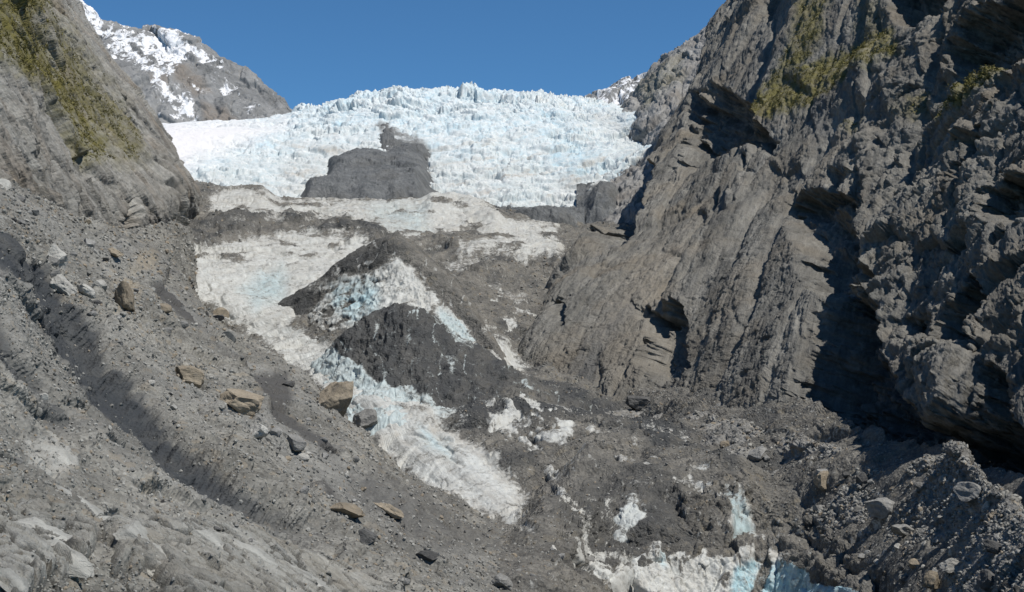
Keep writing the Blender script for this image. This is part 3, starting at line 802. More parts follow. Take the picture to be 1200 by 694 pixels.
# bedrock outcrop, bottom left
rows = [
 [(-120,590,136),(0,572,148),(80,592,152),(160,600,160),(250,602,178),(330,622,196),(410,655,208),(480,700,200)],
 [(-120,640,116),(0,610,131),(80,625,135),(160,632,143),(250,640,158),(330,660,172),(400,690,182),(470,730,180)],
 [(-120,700,100),(0,665,113),(80,675,118),(160,682,126),(250,690,137),(330,705,148),(400,735,155),(460,770,160)],
 [(-120,790,82),(0,760,92),(80,765,97),(160,770,104),(250,775,112),(330,785,121),(400,805,128),(450,830,135)],
]
P = loft(rows, .9)
px, py = to_px(P); W = Warp(px, py); N = normals(P)
ax = np.array([.75, -.35, -.55]); ax /= np.linalg.norm(ax)
b1 = np.cross(ax, np.array([0, .3, 1])); b1 /= np.linalg.norm(b1); b2 = np.cross(ax, b1)
Q = np.stack([(P @ ax) * .42, P @ b1, (P @ b2)], -1)
Q3 = np.stack([(P @ ax) * .42, P @ b1, P @ b2], -1) / 2.1 + .22 * np.stack([fbm(P / 4, 3, 91), fbm(P / 4, 3, 92), fbm(P / 4, 3, 90)], -1)
f1, e, r, t = worley(Q3, 93)
h = .62 * sstep(.0, .14, e) + .65 * (r - .5) + .75 * t
h += facets(Q, [(1.1, .32), (.42, .13), (.18, .05)], 95, .1) + .4 * fbm(P / 8, 4, 97)
h += .07 * fbm(np.stack([Q[..., 0] / 3, Q[..., 1] * 1.6, Q[..., 2] * 1.6], -1), 4, 98, ridged=True)
gravel = np.clip(1.2 - sstep(.03, .12, e + .05 * fbm(P / .8, 3, 89)) - .2, 0, 1)
keep = np.maximum.reduce([W.mask(p, 10, 10) for p in (
  [(-200,575),(30,578),(85,600),(130,606),(95,655),(60,660),(30,700),(-200,800)],
  [(125,600),(200,598),(290,604),(350,634),(420,660),(500,700),(500,900),(180,900),(215,690),(190,655),(140,650)])])
h = h - .6 - 3.2 * (1 - keep)
P2 = P + N * h[..., None]
gravel = np.maximum(gravel, 1 - sstep(.3, .9, keep))
bd = mesh_grid('bedrock_outcrop', P2, dict(tan=.6 * sstep(.5, .9, r) * sstep(.2, .5, fbm(P / 6, 3, 99) + .3), gravel=gravel), M['bedrock'], kind=None)
tag(bd, 'pale cracked bedrock outcrop with rounded slabs in the lower left corner', 'rock outcrop')

# =========================================================================== 7. moraine, right
rows = [
 [(690,500,760),(760,512,690),(850,525,580),(905,540,530),(962,560,475),(1012,580,435),(1050,588,405),(1086,575,388),(1120,570,362),(1162,610,315),(1204,655,268),(1300,730,190)],
 [(690,474,700),(760,481,650),(850,492,545),(905,506,498),(962,521,445),(1012,546,405),(1050,554,375),(1086,537,358),(1120,527,332),(1162,568,290),(1204,612,247),(1300,690,170)],
 [(690,490,640),(770,508,560),(850,528,490),(900,545,468),(950,562,432),(1005,578,392),(1050,584,362),(1095,580,330),(1135,582,300),(1170,610,262),(1210,650,222),(1300,720,155)],
 [(720,512,570),(790,540,500),(850,566,460),(900,585,440),(950,600,410),(1000,615,375),(1045,625,345),(1090,630,312),(1135,640,275),(1175,665,235),(1215,700,200),(1300,770,140)],
 [(740,530,540),(800,562,480),(855,590,440),(905,614,412),(950,636,388),(985,668,358),(1020,700,325),(1070,720,285),(1130,735,238),(1180,760,200),(1220,790,170),(1300,850,125)],
 [(760,560,520),(810,592,470),(860,618,432),(905,650,402),(945,690,370),(975,730,340),(1010,770,300),(1070,790,260),(1130,810,215),(1180,830,180),(1220,860,150),(1300,920,110)],
]
P = loft(rows, 1.0)
px, py = to_px(P); W = Warp(px, py); N = normals(P)
h = fbm(P / 30, 6, 101) * 5 * sstep(60, 420, P[..., 1]) + facets(P, [(16, 1.8), (7, 1.1)], 103, .15)
quiet = W.mask([(890,560),(940,570),(955,600),(930,612),(880,600),(860,575)], 8, 14)
h *= 1 - .75 * quiet
ddg, sdg, ttg = ldist(px, py, [(700,505),(790,545),(845,585),(885,597),(935,600),(988,628),(1036,662),(1072,696),(1096,760)])
sink = np.clip(sdg, 0, 40) * P[..., 1] / F * 1.25
P2 = detail(P + N * h[..., None], [(3.4, .7), (1.5, .36), (.7, .16)], 104, .15, 1 - .6 * quiet)
P2 = P2 - np.stack([Z(P), Z(P) - sink * .25 * (.7 + W.a), sink * (1 + .5 * W.n)], -1)
P2 = detail(P2, [(2.2, .35)], 105, .15)
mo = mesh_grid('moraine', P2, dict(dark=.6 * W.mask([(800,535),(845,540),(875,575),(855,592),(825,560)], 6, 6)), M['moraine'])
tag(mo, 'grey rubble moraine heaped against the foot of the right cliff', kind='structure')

# =========================================================================== 8. mounds of ice under rubble
def mound(name, rows, step, masks, hfun, label, mat='ice'):
    P = loft(rows, step); px, py = to_px(P); W = Warp(px, py); N = normals(P)
    at = masks(P, px, py, W)
    P2 = P + N * hfun(P, px, py, W, at)[..., None]
    u = np.linspace(0, 1, P.shape[1]); v = np.linspace(0, 1, P.shape[0])
    eu = np.minimum(u, 1 - u)[None, :]; ev = np.minimum(v, 1 - v)[:, None]
    P2[..., 2] -= 16 * sstep(.055, 0, eu) + 10 * sstep(.05, 0, ev)
    o = mesh_grid(name, P2, at, M[mat], kind=None)
    return tag(o, label, 'ice mound')

def mk(P, px, py, W):
    ice = np.maximum.reduce([W.mask(p, 8, 6, 6) * s for p, s in (
      ([(372,338),(400,322),(440,318),(462,298),(482,312),(500,338),(515,352),(500,372),(470,366),(440,386),(400,372),(385,352)], .95),
      ([(505,355),(525,362),(548,388),(568,416),(545,404),(515,380)], 1.1), ([(285,392),(318,376),(345,386),(372,393),(380,410),(400,420),(425,445),(330,500),(280,470)], 1.0), ([(360,332),(380,325),(390,335),(365,345)], .5))])
    mot = sstep(-.02, .22, fbm(np.stack([(px - py * .5) / 16, (py + px * .3) / 9, px * 0], -1), 5, 341)) * W.mask([(312,372),(380,322),(450,285),(452,330),(420,350),(440,400),(380,405)], 6, 10)
    ice = np.maximum(ice * (1 - .75 * mot), .8 * (1 - mot) * W.mask([(350,375),(385,340),(430,335),(440,392),(400,400)], 8, 8))
    stk = fbm(np.stack([(px - py * .15) / 7 + 3 * W.a, (py + px * .2) / 30, px * 0], -1), 5, 371)
    ice = np.maximum(ice, .62 * sstep(.16, .34, stk + .12 * W.a))
    dark = .55 * W.mask([(300,380),(330,345),(400,300),(450,278),(470,290),(420,315),(370,335),(360,380),(330,372)], 10, 10) + .3
    dark = dark * (1 - W.mask([(490,285),(530,320),(580,400),(620,440),(600,380),(540,320)], 6, 8))
    return dict(debris=1 - ice, grit=.75 * np.clip(.5 + fbm(P / 20, 4, 111), 0, 1), blue=.75 * W.mask([(388,335),(440,325),(445,370),(415,380),(390,360)], 6, 10) + .5 * W.mask([(515,360),(560,400),(545,405),(510,380)], 5, 5), dark=dark)
def hf(P, px, py, W, at):
    ic = (1 - at['debris']) * W.mask([(300,480),(322,384),(388,340),(462,300),(515,335),(580,420),(620,500),(400,520)], 4, 9)
    v = fbm(np.stack([P[..., 0] / 5, P[..., 1] / 5, P[..., 2] / 26], -1), 5, 113, ridged=True) * 3.2
    return ic * (v * .75 + facets(P * np.array([1, 1, .6]), [(18, 1.2), (6, .4), (2.4, .2)], 115, .1)) + (1 - ic) * (fbm(P / 30, 6, 117) * 4 + fbm(P / 6, 5, 118) * .9 + facets(P, [(16, 1.0), (6, .5)], 119))
mound('ice_mound', [
 [(290,420,1000),(370,370,1010),(450,335,1020),(495,335,1010),(555,390,940),(610,470,840)],
 [(308,370,905),(378,322,885),(448,279,862),(488,290,850),(545,347,812),(606,440,740)],
 [(316,398,855),(380,362,832),(450,333,812),(500,343,798),(548,393,768),(606,456,712)],
 [(322,440,780),(390,424,755),(450,428,742),(515,440,728),(560,452,708),(612,486,680)],
 [(325,480,740),(390,470,710),(450,470,700),(520,480,690),(565,490,670),(615,520,650)]], .95, mk, hf,
 'largest ice mound, grey rubble ridge with a bare pale ice face, mid glacier')

def mk(P, px, py, W):
    ice = np.maximum.reduce([W.mask(p, 7, 3, 5) * s for p, s in (
      ([(500,372),(515,376),(540,400),(560,420),(530,404)], .55), ([(476,392),(484,392),(482,412),(476,412)], .6), ([(520,418),(528,420),(534,440),(526,438)], .7),
      ([(600,448),(612,452),(630,470),(616,466)], .9), ([(470,450),(500,462),(520,488),(480,478)], .7), ([(330,400),(376,399),(395,414),(415,426),(440,448),(470,456),(494,474),(502,500),(470,545),(330,520)], 1.05), ([(365,405),(390,395),(400,410),(380,420)], .5))])
    stk = fbm(np.stack([(px - py * .15) / 7 + 3 * W.a, (py + px * .2) / 30, px * 0], -1), 5, 381)
    ice = np.maximum(ice, .55 * sstep(.16, .34, stk + .12 * W.a))
    return dict(debris=1 - ice, grit=Z(P) + .4, blue=Z(P) + .45, dark=np.clip(.85 + .5 * W.a - .6 * W.mask([(600,455),(660,480),(650,510),(560,500)], 10, 20), 0, 1))
def hf(P, px, py, W, at):
    return fbm(P / 26, 6, 127) * 4.8 + fbm(P / 6, 5, 128) * .9 + facets(P, [(20, 1.5), (8, .6), (3, .3)], 129) + 2.6 * fbm(np.stack([P[..., 0] / 7, P[..., 1] / 14, P[..., 2] / 22], -1), 4, 130, ridged=True)
mound('ice_mound', [
 [(345,480,790),(410,430,800),(475,405,800),(535,425,770),(610,480,720),(740,512,650)],
 [(352,446,705),(416,388,697),(476,362,690),(530,396,674),(602,440,650),(708,484,610)],
 [(368,466,650),(426,430,642),(480,416,630),(542,442,612),(604,466,598),(704,500,568)],
 [(384,492,590),(440,474,580),(492,482,572),(548,498,556),(610,506,546),(704,524,530)],
 [(405,500,556),(445,500,546),(495,510,540),(550,522,530),(612,530,520),(704,548,503)]], .95, mk, hf,
 'black grit covered cone shaped ice mound in front of the pale ice face')

def mk(P, px, py, W):
    ice = np.maximum.reduce([W.mask(p, 7, 3, 6) * s for p, s in (
      ([(716,612),(728,596),(742,586),(760,602),(745,618),(735,622)], 1.1), ([(720,625),(730,618),(732,632),(722,632)], .9), ([(672,655),(690,620),(704,628),(734,630),(746,650),(735,672),(698,666)], 1.0), ([(725,580),(745,575),(758,590),(750,590)], .55))])
    return dict(debris=1 - ice, grit=Z(P) + .25, blue=Z(P) + .1, dark=np.clip(.6 + .6 * W.b, 0, 1))
def hf(P, px, py, W, at):
    return fbm(P / 16, 6, 137) * 2.0 + facets(P, [(5, .7), (2, .3)], 139) + 1.0 * fbm(P / 4, 4, 138)
mound('ice_mound', [
 [(655,680,470),(700,630,472),(742,600,472),(785,614,466),(828,648,450)],
 [(662,655,416),(704,600,417),(742,573,418),(784,592,412),(826,634,404)],
 [(668,664,392),(706,630,396),(744,606,399),(788,622,398),(826,644,396)],
 [(672,690,378),(710,666,388),(748,642,393),(792,642,395),(828,652,392)],
 [(676,730,366),(714,710,370),(750,690,386),(794,690,388),(830,695,386)]], .8, mk, hf,
 'small rounded ice mound with a bright white patch, beside the ice cliff', 'icefine')

# =========================================================================== 9. ice cliff at the glacier's snout
rows = [
 [(725,652,398),(765,640,402),(800,640,405),(835,640,408),(870,622,414),(905,618,414),(945,640,394),(988,658,362),(1026,690,326)],
 [(728,652,380),(766,642,384),(800,646,388),(835,650,390),(870,642,394),(905,640,394),(945,654,376),(984,672,346),(1022,700,316)],
 [(732,662,377),(768,662,380),(800,668,383),(835,674,385),(870,672,388),(905,670,388),(945,678,370),(984,688,342),(1022,708,314)],
 [(738,680,373),(772,684,375),(802,690,378),(836,698,380),(872,700,382),(907,702,382),(945,706,364),(984,708,338),(1022,722,311)],
 [(750,716,365),(780,722,366),(805,728,368),(838,732,370),(874,736,372),(910,738,372),(950,740,354),(986,742,330),(1022,748,306)],
]
P = loft(rows, .7)
px, py = to_px(P); W = Warp(px, py); N = normals(P)
ice = np.maximum.reduce([W.mask(p, 5, 3, 5) * s for p, s in (
  ([(726,664),(745,646),(770,638),(800,646),(838,650),(858,652),(875,640),(900,640),(945,668),(955,684),(1000,690),(1040,730),(1040,800),(700,800),(735,690)], 1.15),
  ([(852,606),(868,610),(890,628),(905,640),(930,648),(905,652),(880,632),(862,622)], .95), ([(900,624),(930,630),(945,640),(905,640)], .7))])
fl = .9 * W.mask([(884,634),(899,634),(900,656),(906,660),(890,700),(878,700),(892,662),(884,656)], 3, 2)   # channel of dirt
fl = np.maximum(fl, .6 * W.mask([(840,680),(850,672),(856,694),(846,694)], 3, 3)); fl = np.maximum(fl, .6 * W.mask([(925,655),(950,652),(960,668),(940,664)], 4, 3))
fl = np.maximum(fl, .8 * W.mask([(958,650),(985,660),(1010,685),(1005,694),(975,680)], 5, 4, 5))
deb = np.clip(1 - ice + fl, 0, 1)
stre = fbm(np.stack([P[..., 0] / 1.6, P[..., 1] / 3, P[..., 2] / 16], -1), 5, 143)
deb = np.clip(deb + .75 * sstep(.02, .35, stre) * sstep(700, 645, py) + .3 * sstep(655, 642, py), 0, 1.1)
blue = np.maximum.reduce([W.mask(p, 4, 5) * s for p, s in (([(858,666),(890,655),(880,705),(854,705)], .95), ([(893,668),(930,648),(985,662),(990,690),(935,705),(888,705)], 1.0), ([(925,686),(985,672),(1012,690),(1010,720),(900,720)], 1.0), ([(858,606),(884,618),(882,630),(862,622)], .9), ([(775,640),(785,645),(783,666),(777,666)], .7))])
h = facets(P * np.array([1, 1, .6]), [(12, 2.6), (5, .7)], 145, .05) + .9 * stre + fbm(np.stack([P[..., 0] / 4, P[..., 1] / 4, P[..., 2] / 20], -1), 4, 146, ridged=True) * 1.2
h -= 1.2 * fl
P2 = P + N * h[..., None]
o = mesh_grid('ice_cliff', P2, dict(debris=deb, grit=np.clip(.55 + fbm(P / 8, 4, 147), 0, 1) * (1 - .8 * np.clip(blue, 0, 1)), blue=blue, dark=Z(P) + .25), M['icefine'], kind=None)
tag(o, 'dirty white ice cliff with turquoise hollows at the glacier snout', 'ice cliff')

# =========================================================================== 10. dark rock showing through the icefall
def outcrop(name, poly, dist, lift, label, cat='rock outcrop', scales=((40, 3.0), (16, 1.6), (7, .9), (3, .45)), mat='outcrop', slope=1.7, tilt=1.2, seed=151):
    xs = [p[0] for p in poly]; ys = [p[1] for p in poly]
    x0, x1, y0, y1 = min(xs) - 14, max(xs) + 14, min(ys) - 14, max(ys) + 14
    gx, gy = np.meshgrid(np.arange(x0, x1, .8), np.arange(y0, y1, .8))
    W = Warp(gx.astype(f32), gy.astype(f32))
    sdv = W.sd(poly, 5.5)
    d = dist + ((y1 + y0) / 2 - gy) * tilt
    P = np.stack([(gx - 600) / F * d, d, (HOR - gy) / F * d], -1)
    N = normals(P)
    n = lift * np.tanh(sdv / 16 * slope) + facets(P, list(scales), seed, .35)
    P2 = P + N * n[..., None]
    o = mesh_grid(name, P2, dict(tan=np.zeros(gx.shape, f32)), M[mat], kind=None)
    return tag(o, label, cat)

outcrop('rock_outcrop', [(357,232),(361,211),(384,208),(388,186),(418,176),(455,178),(470,168),(500,172),(506,184),(492,192),(503,206),(492,230),(430,234)], 1622, 15,
        'large dark rock outcrop showing through the middle of the icefall', tilt=4.2)
outcrop('rock_outcrop', [(447,148),(454,146),(460,155),(470,160),(462,165),(449,163)], 1790, 6, 'small dark rock knob just above the large outcrop in the icefall', scales=((9, 2.5), (4, 1.2)), tilt=4.0, seed=157)
outcrop('rock_outcrop', [(566,240),(580,244),(600,250),(640,244),(668,248),(672,258),(645,266),(605,262),(575,252)], 1395, 16, 'low grey rock hump between the icefall foot and the ice below', scales=((12, 2.5), (5, 1.2)), tilt=2.0, seed=159)
outcrop('rock_outcrop', [(690,232),(700,215),(722,218),(730,235),(715,250),(692,248)], 1480, 16, 'grey rock hump at the lower right corner of the icefall', scales=((12, 2.5), (5, 1.2)), tilt=3.0, seed=161)

# =========================================================================== 11. stones
ALL = np.concatenate([s[1].reshape(-1, 3) for s in SURF]).astype(np.float64)
ALLN = np.concatenate([s[2].reshape(-1, 3) for s in SURF]).astype(np.float64)
ALLI = np.concatenate([np.full(s[1].shape[0] * s[1].shape[1], i, np.int16) for i, s in enumerate(SURF)])
apx, apy = to_px(ALL)
# front-most surface at every bearing cell (2 px), to know what can be seen
gx = np.clip((apx / 2).astype(int), -1, 600); gy = np.clip((apy / 2).astype(int), -1, 347)
inb = (apx >= 0) & (apx < 1200) & (apy >= 0) & (apy < 694)
cell = np.where(inb, gy * 600 + gx, 0)
front = np.full(600 * 347, 1e9); np.minimum.at(front, cell[inb], ALL[inb, 1])
vis = inb.copy(); vis[inb] = ALL[inb, 1] < front[cell[inb]] * 1.012 + .5
NAMES = [s[0] for s in SURF]

def ground_at(x, y, r=2.5):
    m = np.nonzero(vis & (np.abs(apx - x) < r) & (np.abs(apy - y) < r))[0]
    if len(m) == 0: return ground_at(x, y, r * 2)
    i = m[np.argmin(ALL[m, 1])]
    return ALL[i], ALLN[i]

def rock_mesh(name, seed, mat, sub=3, cuts=9, lo=.4, hi=.75, squash=(1, 1, 1), rough=.05):
    r = random.Random(seed)
    bm = bmesh.new(); bmesh.ops.create_icosphere(bm, subdivisions=sub, radius=1)
    pl = []
    for k in range(cuts):
        v = Vector((r.gauss(0, 1), r.gauss(0, 1), r.gauss(0, 1))).normalized(); pl.append((v, r.uniform(lo, hi)))
    V = np.array([v.co[:] for v in bm.verts])
    for v, d in pl:
        q = V @ np.array(v); m = q > d
        V[m] -= np.outer(q[m] - d, np.array(v))
    V += (V / (np.linalg.norm(V, axis=1, keepdims=True) + 1e-6)) * (fbm(V * 1.7 + seed, 4, seed) * rough)[:, None]
    V *= np.array(squash)
    for v, c in zip(bm.verts, V): v.co = c
    me = bpy.data.meshes.new(name); bm.to_mesh(me); bm.free()
    for p in me.polygons: p.use_smooth = False
    me.materials.append(M[mat])
    return me

def put_rock(me, x, y, w, hgt, label, cat='boulder', name='boulder', rot=None, sinkf=.35, group=None, depth=None, seat=None, dims=None):
    c, n = ground_at(x, y + hgt * .30) if seat is None else ground_at(*seat)
    d = c[1]; s = d / F
    o = bpy.data.objects.new(name, me); COL.objects.link(o)
    sx, sz = w * s / 1.55, hgt * s / 1.55
    o.scale = (sx, (depth or (w + hgt) / 2) * s / 1.55, sz)
    o.rotation_euler = rot or (random.uniform(-.2, .2), random.uniform(-.2, .2), random.uniform(0, 6.28))
    zc = (HOR - y) / F * d
    o.location = ((x - 600) / F * d, d + sx * .25, zc - sz * .12)
    tag(o, label, cat, group)
    return o

HERO = [  # bearing, size (px), material, label, lean (radians about the line of sight)
 (393, 463, 40, 40, 'tan', 'large brown boulder leaning at the lower edge of the clean ice tongue', .75),
 (428, 492, 27, 22, 'grey', 'blocky grey boulder resting on the edge of the ice tongue', .1),
 (281, 470, 58, 25, 'tan', 'long flat ochre boulder on the scree below the dark silt strip', .28),
 (303, 505, 24, 19, 'pale', 'angular pale grey boulder just below the long ochre boulder', .2),
 (67, 301, 20, 25, 'pale', 'cream upright boulder on the upper scree slope', -.3),
 (74, 335, 32, 18, 'pale', 'tilted pale grey slab with a dark shadow under it on the upper scree', .55),
 (146, 347, 17, 32, 'tan', 'tall tan slab set in the scree right of the pale slabs', -.15),
 (135, 296, 16, 10, 'tan', 'small tan boulder high on the scree near the rock wall', .2),
 (98, 340, 20, 10, 'pale', 'small pale slab right of the tilted pale slab on the upper scree', .5),
 (220, 440, 32, 18, 'tan', 'weathered tan boulder half buried in the middle scree', .3),
 (963, 560, 16, 22, 'tan', 'pale tan upright boulder alone on the smooth moraine', -.1),
 (1010, 562, 16, 14, 'darkrock', 'dark boulder at the edge of the cliff shadow', .1),
 (747, 472, 28, 16, 'darkrock', 'dark boulder at the foot of the right cliff, nearest the black mound', .1),
 (410, 599, 34, 14, 'tan', 'brown flat slab on the dark silt right of the bedrock', .25),
 (455, 597, 30, 12, 'tan', 'narrow brown slab tipped beside the flat brown slab', .55),
 (506, 653, 28, 10, 'darkrock', 'flat black rock on the rubble floor below the silt', .1),
 (1033, 594, 30, 20, 'grey', 'broad grey boulder in the middle of the moraine', .2),
 (1140, 580, 34, 22, 'grey', 'broad grey slab high on the right end of the moraine', .3),
 (1116, 662, 22, 16, 'pale', 'pale block low on the moraine in the right corner', .1),
 (1095, 682, 22, 20, 'tan', 'yellowish slab at the bottom of the moraine', -.7),
 (1160, 682, 26, 22, 'darkrock', 'dark boulder at the bottom right of the moraine', .2),
 (1166, 640, 26, 18, 'darkrock', 'dark grey boulder on the steep right end of the moraine', .2),
 (1060, 620, 26, 16, 'grey', 'angular grey block just below the broad grey boulder on the moraine', .3),
 (890, 532, 18, 15, 'grey', 'grey boulder on the upper moraine left of the lone tan boulder', .1),
 (345, 520, 22, 20, 'grey', 'grey boulder in the scree below the pale angular boulder', .3),
 (590, 683, 26, 15, 'grey', 'grey boulder on the rubble floor at the bottom edge', .2),
 (430, 628, 24, 16, 'darkrock', 'dark block under the brown slabs, right of the bedrock', .4),
]
for i, (x, y, w, hh, mat, lab, lean) in enumerate(HERO):
    me = rock_mesh('boulder', 900 + i * 7, mat, 5, 13, .45, .80, rough=.20)
    put_rock(me, x, y, w * 1.08, hh * 1.12, lab, rot=(random.uniform(-.15, .15), lean, random.uniform(-.35, .35)))

SLABS = [
 (48, 618, 92, 40, 'largest rounded pale slab of the bedrock, near the left edge'),
 (72, 646, 78, 30, 'pale rounded slab just below the largest bedrock slab'),
 (188, 650, 62, 32, 'clean pale flat slab at the edge of the gravel patch'),
 (158, 622, 44, 24, 'blocky pale slab just above the clean flat slab'),
 (122, 606, 40, 18, 'low grey slab above the gravel patch, right of the largest slab'),
 (92, 582, 60, 20, 'streaked grey slab at the upper edge of the bedrock'),
 (292, 642, 66, 22, 'tilted pale slab with dark cracks, middle of the right bedrock ribs'),
 (352, 668, 74, 24, 'smooth pale slab low on the right end of the bedrock'),
 (245, 628, 44, 18, 'cracked pale slab between the blocky slab and the bedrock ribs'),
 (64, 530, 56, 34, 'pale smooth slab exposed in the rubble above the bedrock'),
 (20, 676, 40, 26, 'worn pale slab at the lower left corner'),
]
for i, (x, y, w, hh, lab) in enumerate(SLABS):
    me = rock_mesh('rock_slab', 1500 + i * 11, 'bedrock', 5, 11, .55, .88, rough=.30)
    c, n = ground_at(x, y)
    n = Vector((n * .25 + np.array([.45, -.28, .85]) * .75).tolist()).normalized()
    s_ = c[1] / F
    xa = Vector((.8, .15, -.6)); ya = n.cross(xa).normalized(); xa = ya.cross(n)
    o = bpy.data.objects.new('rock_slab', me); COL.objects.link(o)
    Mx = Matrix((xa, ya, n)).transposed().to_4x4()
    Mx = Mx @ Matrix.Diagonal((w * s_ * .58, hh * s_ * 1.0, hh * s_ * .27, 1))
    Mx.translation = Vector(c.tolist()) - n * (hh * s_ * (.24 if w < 70 else .33))
    o.matrix_world = Mx
    me.attributes.new('tan', 'FLOAT', 'POINT')
    tag(o, lab, 'rock slab', kind='thing')

protos = {m: [rock_mesh('boulder', 300 + 13 * k + j * 101, m, 2, 10, .38, .72, (1, random.uniform(.7, 1), random.uniform(.55, .95)), .12) for k in range(6)] for j, m in enumerate(('grey', 'pale', 'tan', 'darkrock'))}

def scatter(poly, n, smin, smax, label, group, mix=('grey', 'grey', 'grey', 'pale', 'tan', 'darkrock'), pw=2.2):
    cand = np.nonzero(vis & (sdist(apx, apy, poly) > 0))[0]
    ok = [NAMES.index(k) for k in ('scree_slope', 'moraine', 'glacier', 'bedrock_outcrop')]
    cand = cand[np.isin(ALLI[cand], ok)]
    pick = RNG.choice(cand, n, replace=False)
    for i in pick:
        s = (smin + (smax - smin) * random.random() ** pw) * ALL[i, 1] / F / 1.5
        me = random.choice(protos[random.choice(mix)])
        o = bpy.data.objects.new('boulder', me); COL.objects.link(o)
        o.location = ALL[i] + ALLN[i] * s * .15
        o.scale = (s, s, s)
        o.rotation_euler = (random.uniform(-.5, .5), random.uniform(-.5, .5), random.uniform(0, 6.28))
        tag(o, label, 'boulder', group, 'thing')

scatter([(0,215),(60,235),(160,290),(260,370),(330,430),(400,500),(300,520),(200,480),(130,420),(60,330),(0,280)], 85, 6, 19, 'grey stone among the rubble of the upper scree slope', 'boulders on the upper scree')
scatter([(0,380),(60,480),(150,520),(300,610),(430,690),(200,600),(0,570)], 26, 5, 14, 'grey stone in the rubble between the dark gully and the bedrock', 'boulders below the gully')
scatter([(300,510),(400,510),(430,560),(420,600),(380,620),(330,580)], 18, 5, 15, 'grey stone on the lower scree beside the ice tongue', 'boulders on the lower scree')
scatter([(960,530),(1050,560),(1118,535),(1200,620),(1200,694),(1020,694),(960,620)], 80, 6, 18, 'grey stone heaped on the moraine under the shaded cliff', 'boulders on the moraine')
scatter([(750,482),(850,495),(950,525),(960,560),(880,545),(800,520)], 34, 4, 11, 'small grey stone on the upper moraine along the cliff foot', 'boulders along the cliff foot')
scatter([(450,694),(520,650),(650,640),(760,680),(770,694)], 22, 5, 14, 'grey stone on the rubble floor in front of the glacier snout', 'boulders on the rubble floor')

# countless small stones: one object per kind of ground
def stones(name, surf, n, size_px, label, far=1e9, seed=1, keep=None, smin_m=.12):
    r = np.random.default_rng(seed)
    si = [NAMES.index(k) for k in surf]
    cand = np.nonzero(vis & np.isin(ALLI, si) & (ALL[:, 1] < far))[0]
    if keep is not None: cand = cand[keep(cand)]
    pick = r.choice(cand, n)
    base = []
    for k in range(8):
        me = rock_mesh('tmp', 700 + k, 'stuff', 1, 8, .4, .75, (1, r.uniform(.65, 1), r.uniform(.5, .9)), .15)
        V = np.array([v.co[:] for v in me.vertices]); T = np.array([p.vertices[:] for p in me.polygons]); base.append((V, T)); bpy.data.meshes.remove(me)
    VV, TT, A, B = [], [], [], []; off = 0
    for b in range(8):
        ids = pick[b::8]; m = len(ids); V, T = base[b]
        s = (size_px[0] + (size_px[1] - size_px[0]) * r.random(m) ** 3.2) * ALL[ids, 1] / F / 2
        q = r.normal(size=(m, 4)); q /= np.linalg.norm(q, axis=1, keepdims=True)
        w, x, y, z = q.T
        R = np.stack([1-2*(y*y+z*z), 2*(x*y-z*w), 2*(x*z+y*w), 2*(x*y+z*w), 1-2*(x*x+z*z), 2*(y*z-x*w), 2*(x*z-y*w), 2*(y*z+x*w), 1-2*(x*x+y*y)], -1).reshape(m, 3, 3)
        X = np.einsum('mij,vj->mvi', R, V) * s[:, None, None] + (ALL[ids] + ALLN[ids] * (s * .2)[:, None])[:, None, :]
        VV.append(X.reshape(-1, 3)); TT.append((T[None] + (np.arange(m) * len(V))[:, None, None]).reshape(-1, 3) + off); off += m * len(V)
        A.append(np.repeat(r.random(m) ** 1.2, len(V))); B.append(np.repeat(r.random(m), len(V)))
    VV = np.concatenate(VV); TT = np.concatenate(TT)
    me = bpy.data.meshes.new(name)
    me.vertices.add(len(VV)); me.vertices.foreach_set('co', VV.reshape(-1).astype(f32))
    me.loops.add(TT.size); me.loops.foreach_set('vertex_index', TT.reshape(-1).astype(np.int32))
    me.polygons.add(len(TT)); me.polygons.foreach_set('loop_start', np.arange(0, TT.size, 3, dtype=np.int32)); me.polygons.foreach_set('loop_total', np.full(len(TT), 3, np.int32))
    me.polygons.foreach_set('use_smooth', np.zeros(len(TT), bool))
    for an, av in (('tone', np.concatenate(A)), ('tint', np.concatenate(B))):
        a = me.attributes.new(an, 'FLOAT', 'POINT'); a.data.foreach_set('value', av.astype(f32))
    me.update(); me.validate(); me.materials.append(M['stuff'])
    o = bpy.data.objects.new(name, me); COL.objects.link(o)
    return tag(o, label, 'rubble', kind='stuff')

_a = dict((s[0], s[3]) for s in SURF)['scree_slope']; tl_dark = np.maximum(_a['dark'], _a['gully_shade']).reshape(-1)
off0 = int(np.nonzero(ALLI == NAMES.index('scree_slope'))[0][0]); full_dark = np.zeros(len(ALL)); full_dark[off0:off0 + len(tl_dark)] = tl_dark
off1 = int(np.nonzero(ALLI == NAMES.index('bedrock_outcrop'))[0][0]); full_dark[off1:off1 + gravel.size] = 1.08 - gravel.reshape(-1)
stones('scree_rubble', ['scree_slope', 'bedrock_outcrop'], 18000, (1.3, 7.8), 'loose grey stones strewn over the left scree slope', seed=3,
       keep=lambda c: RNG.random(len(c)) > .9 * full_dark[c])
stones('moraine_rubble', ['moraine'], 9000, (1.4, 8.5), 'loose stones piled over the right moraine', seed=5,
       keep=lambda c: RNG.random(len(c)) < .25 + .75 * sstep(930, 1010, apx[c]))
gl = dict((s[0], s[3]) for s in SURF)['glacier']['debris'].reshape(-1)
stones('glacier_rubble', ['glacier'], 7000, (1.2, 5.0), 'small stones scattered over the rubble covered glacier', seed=7, keep=lambda c: gl[c] > .75)

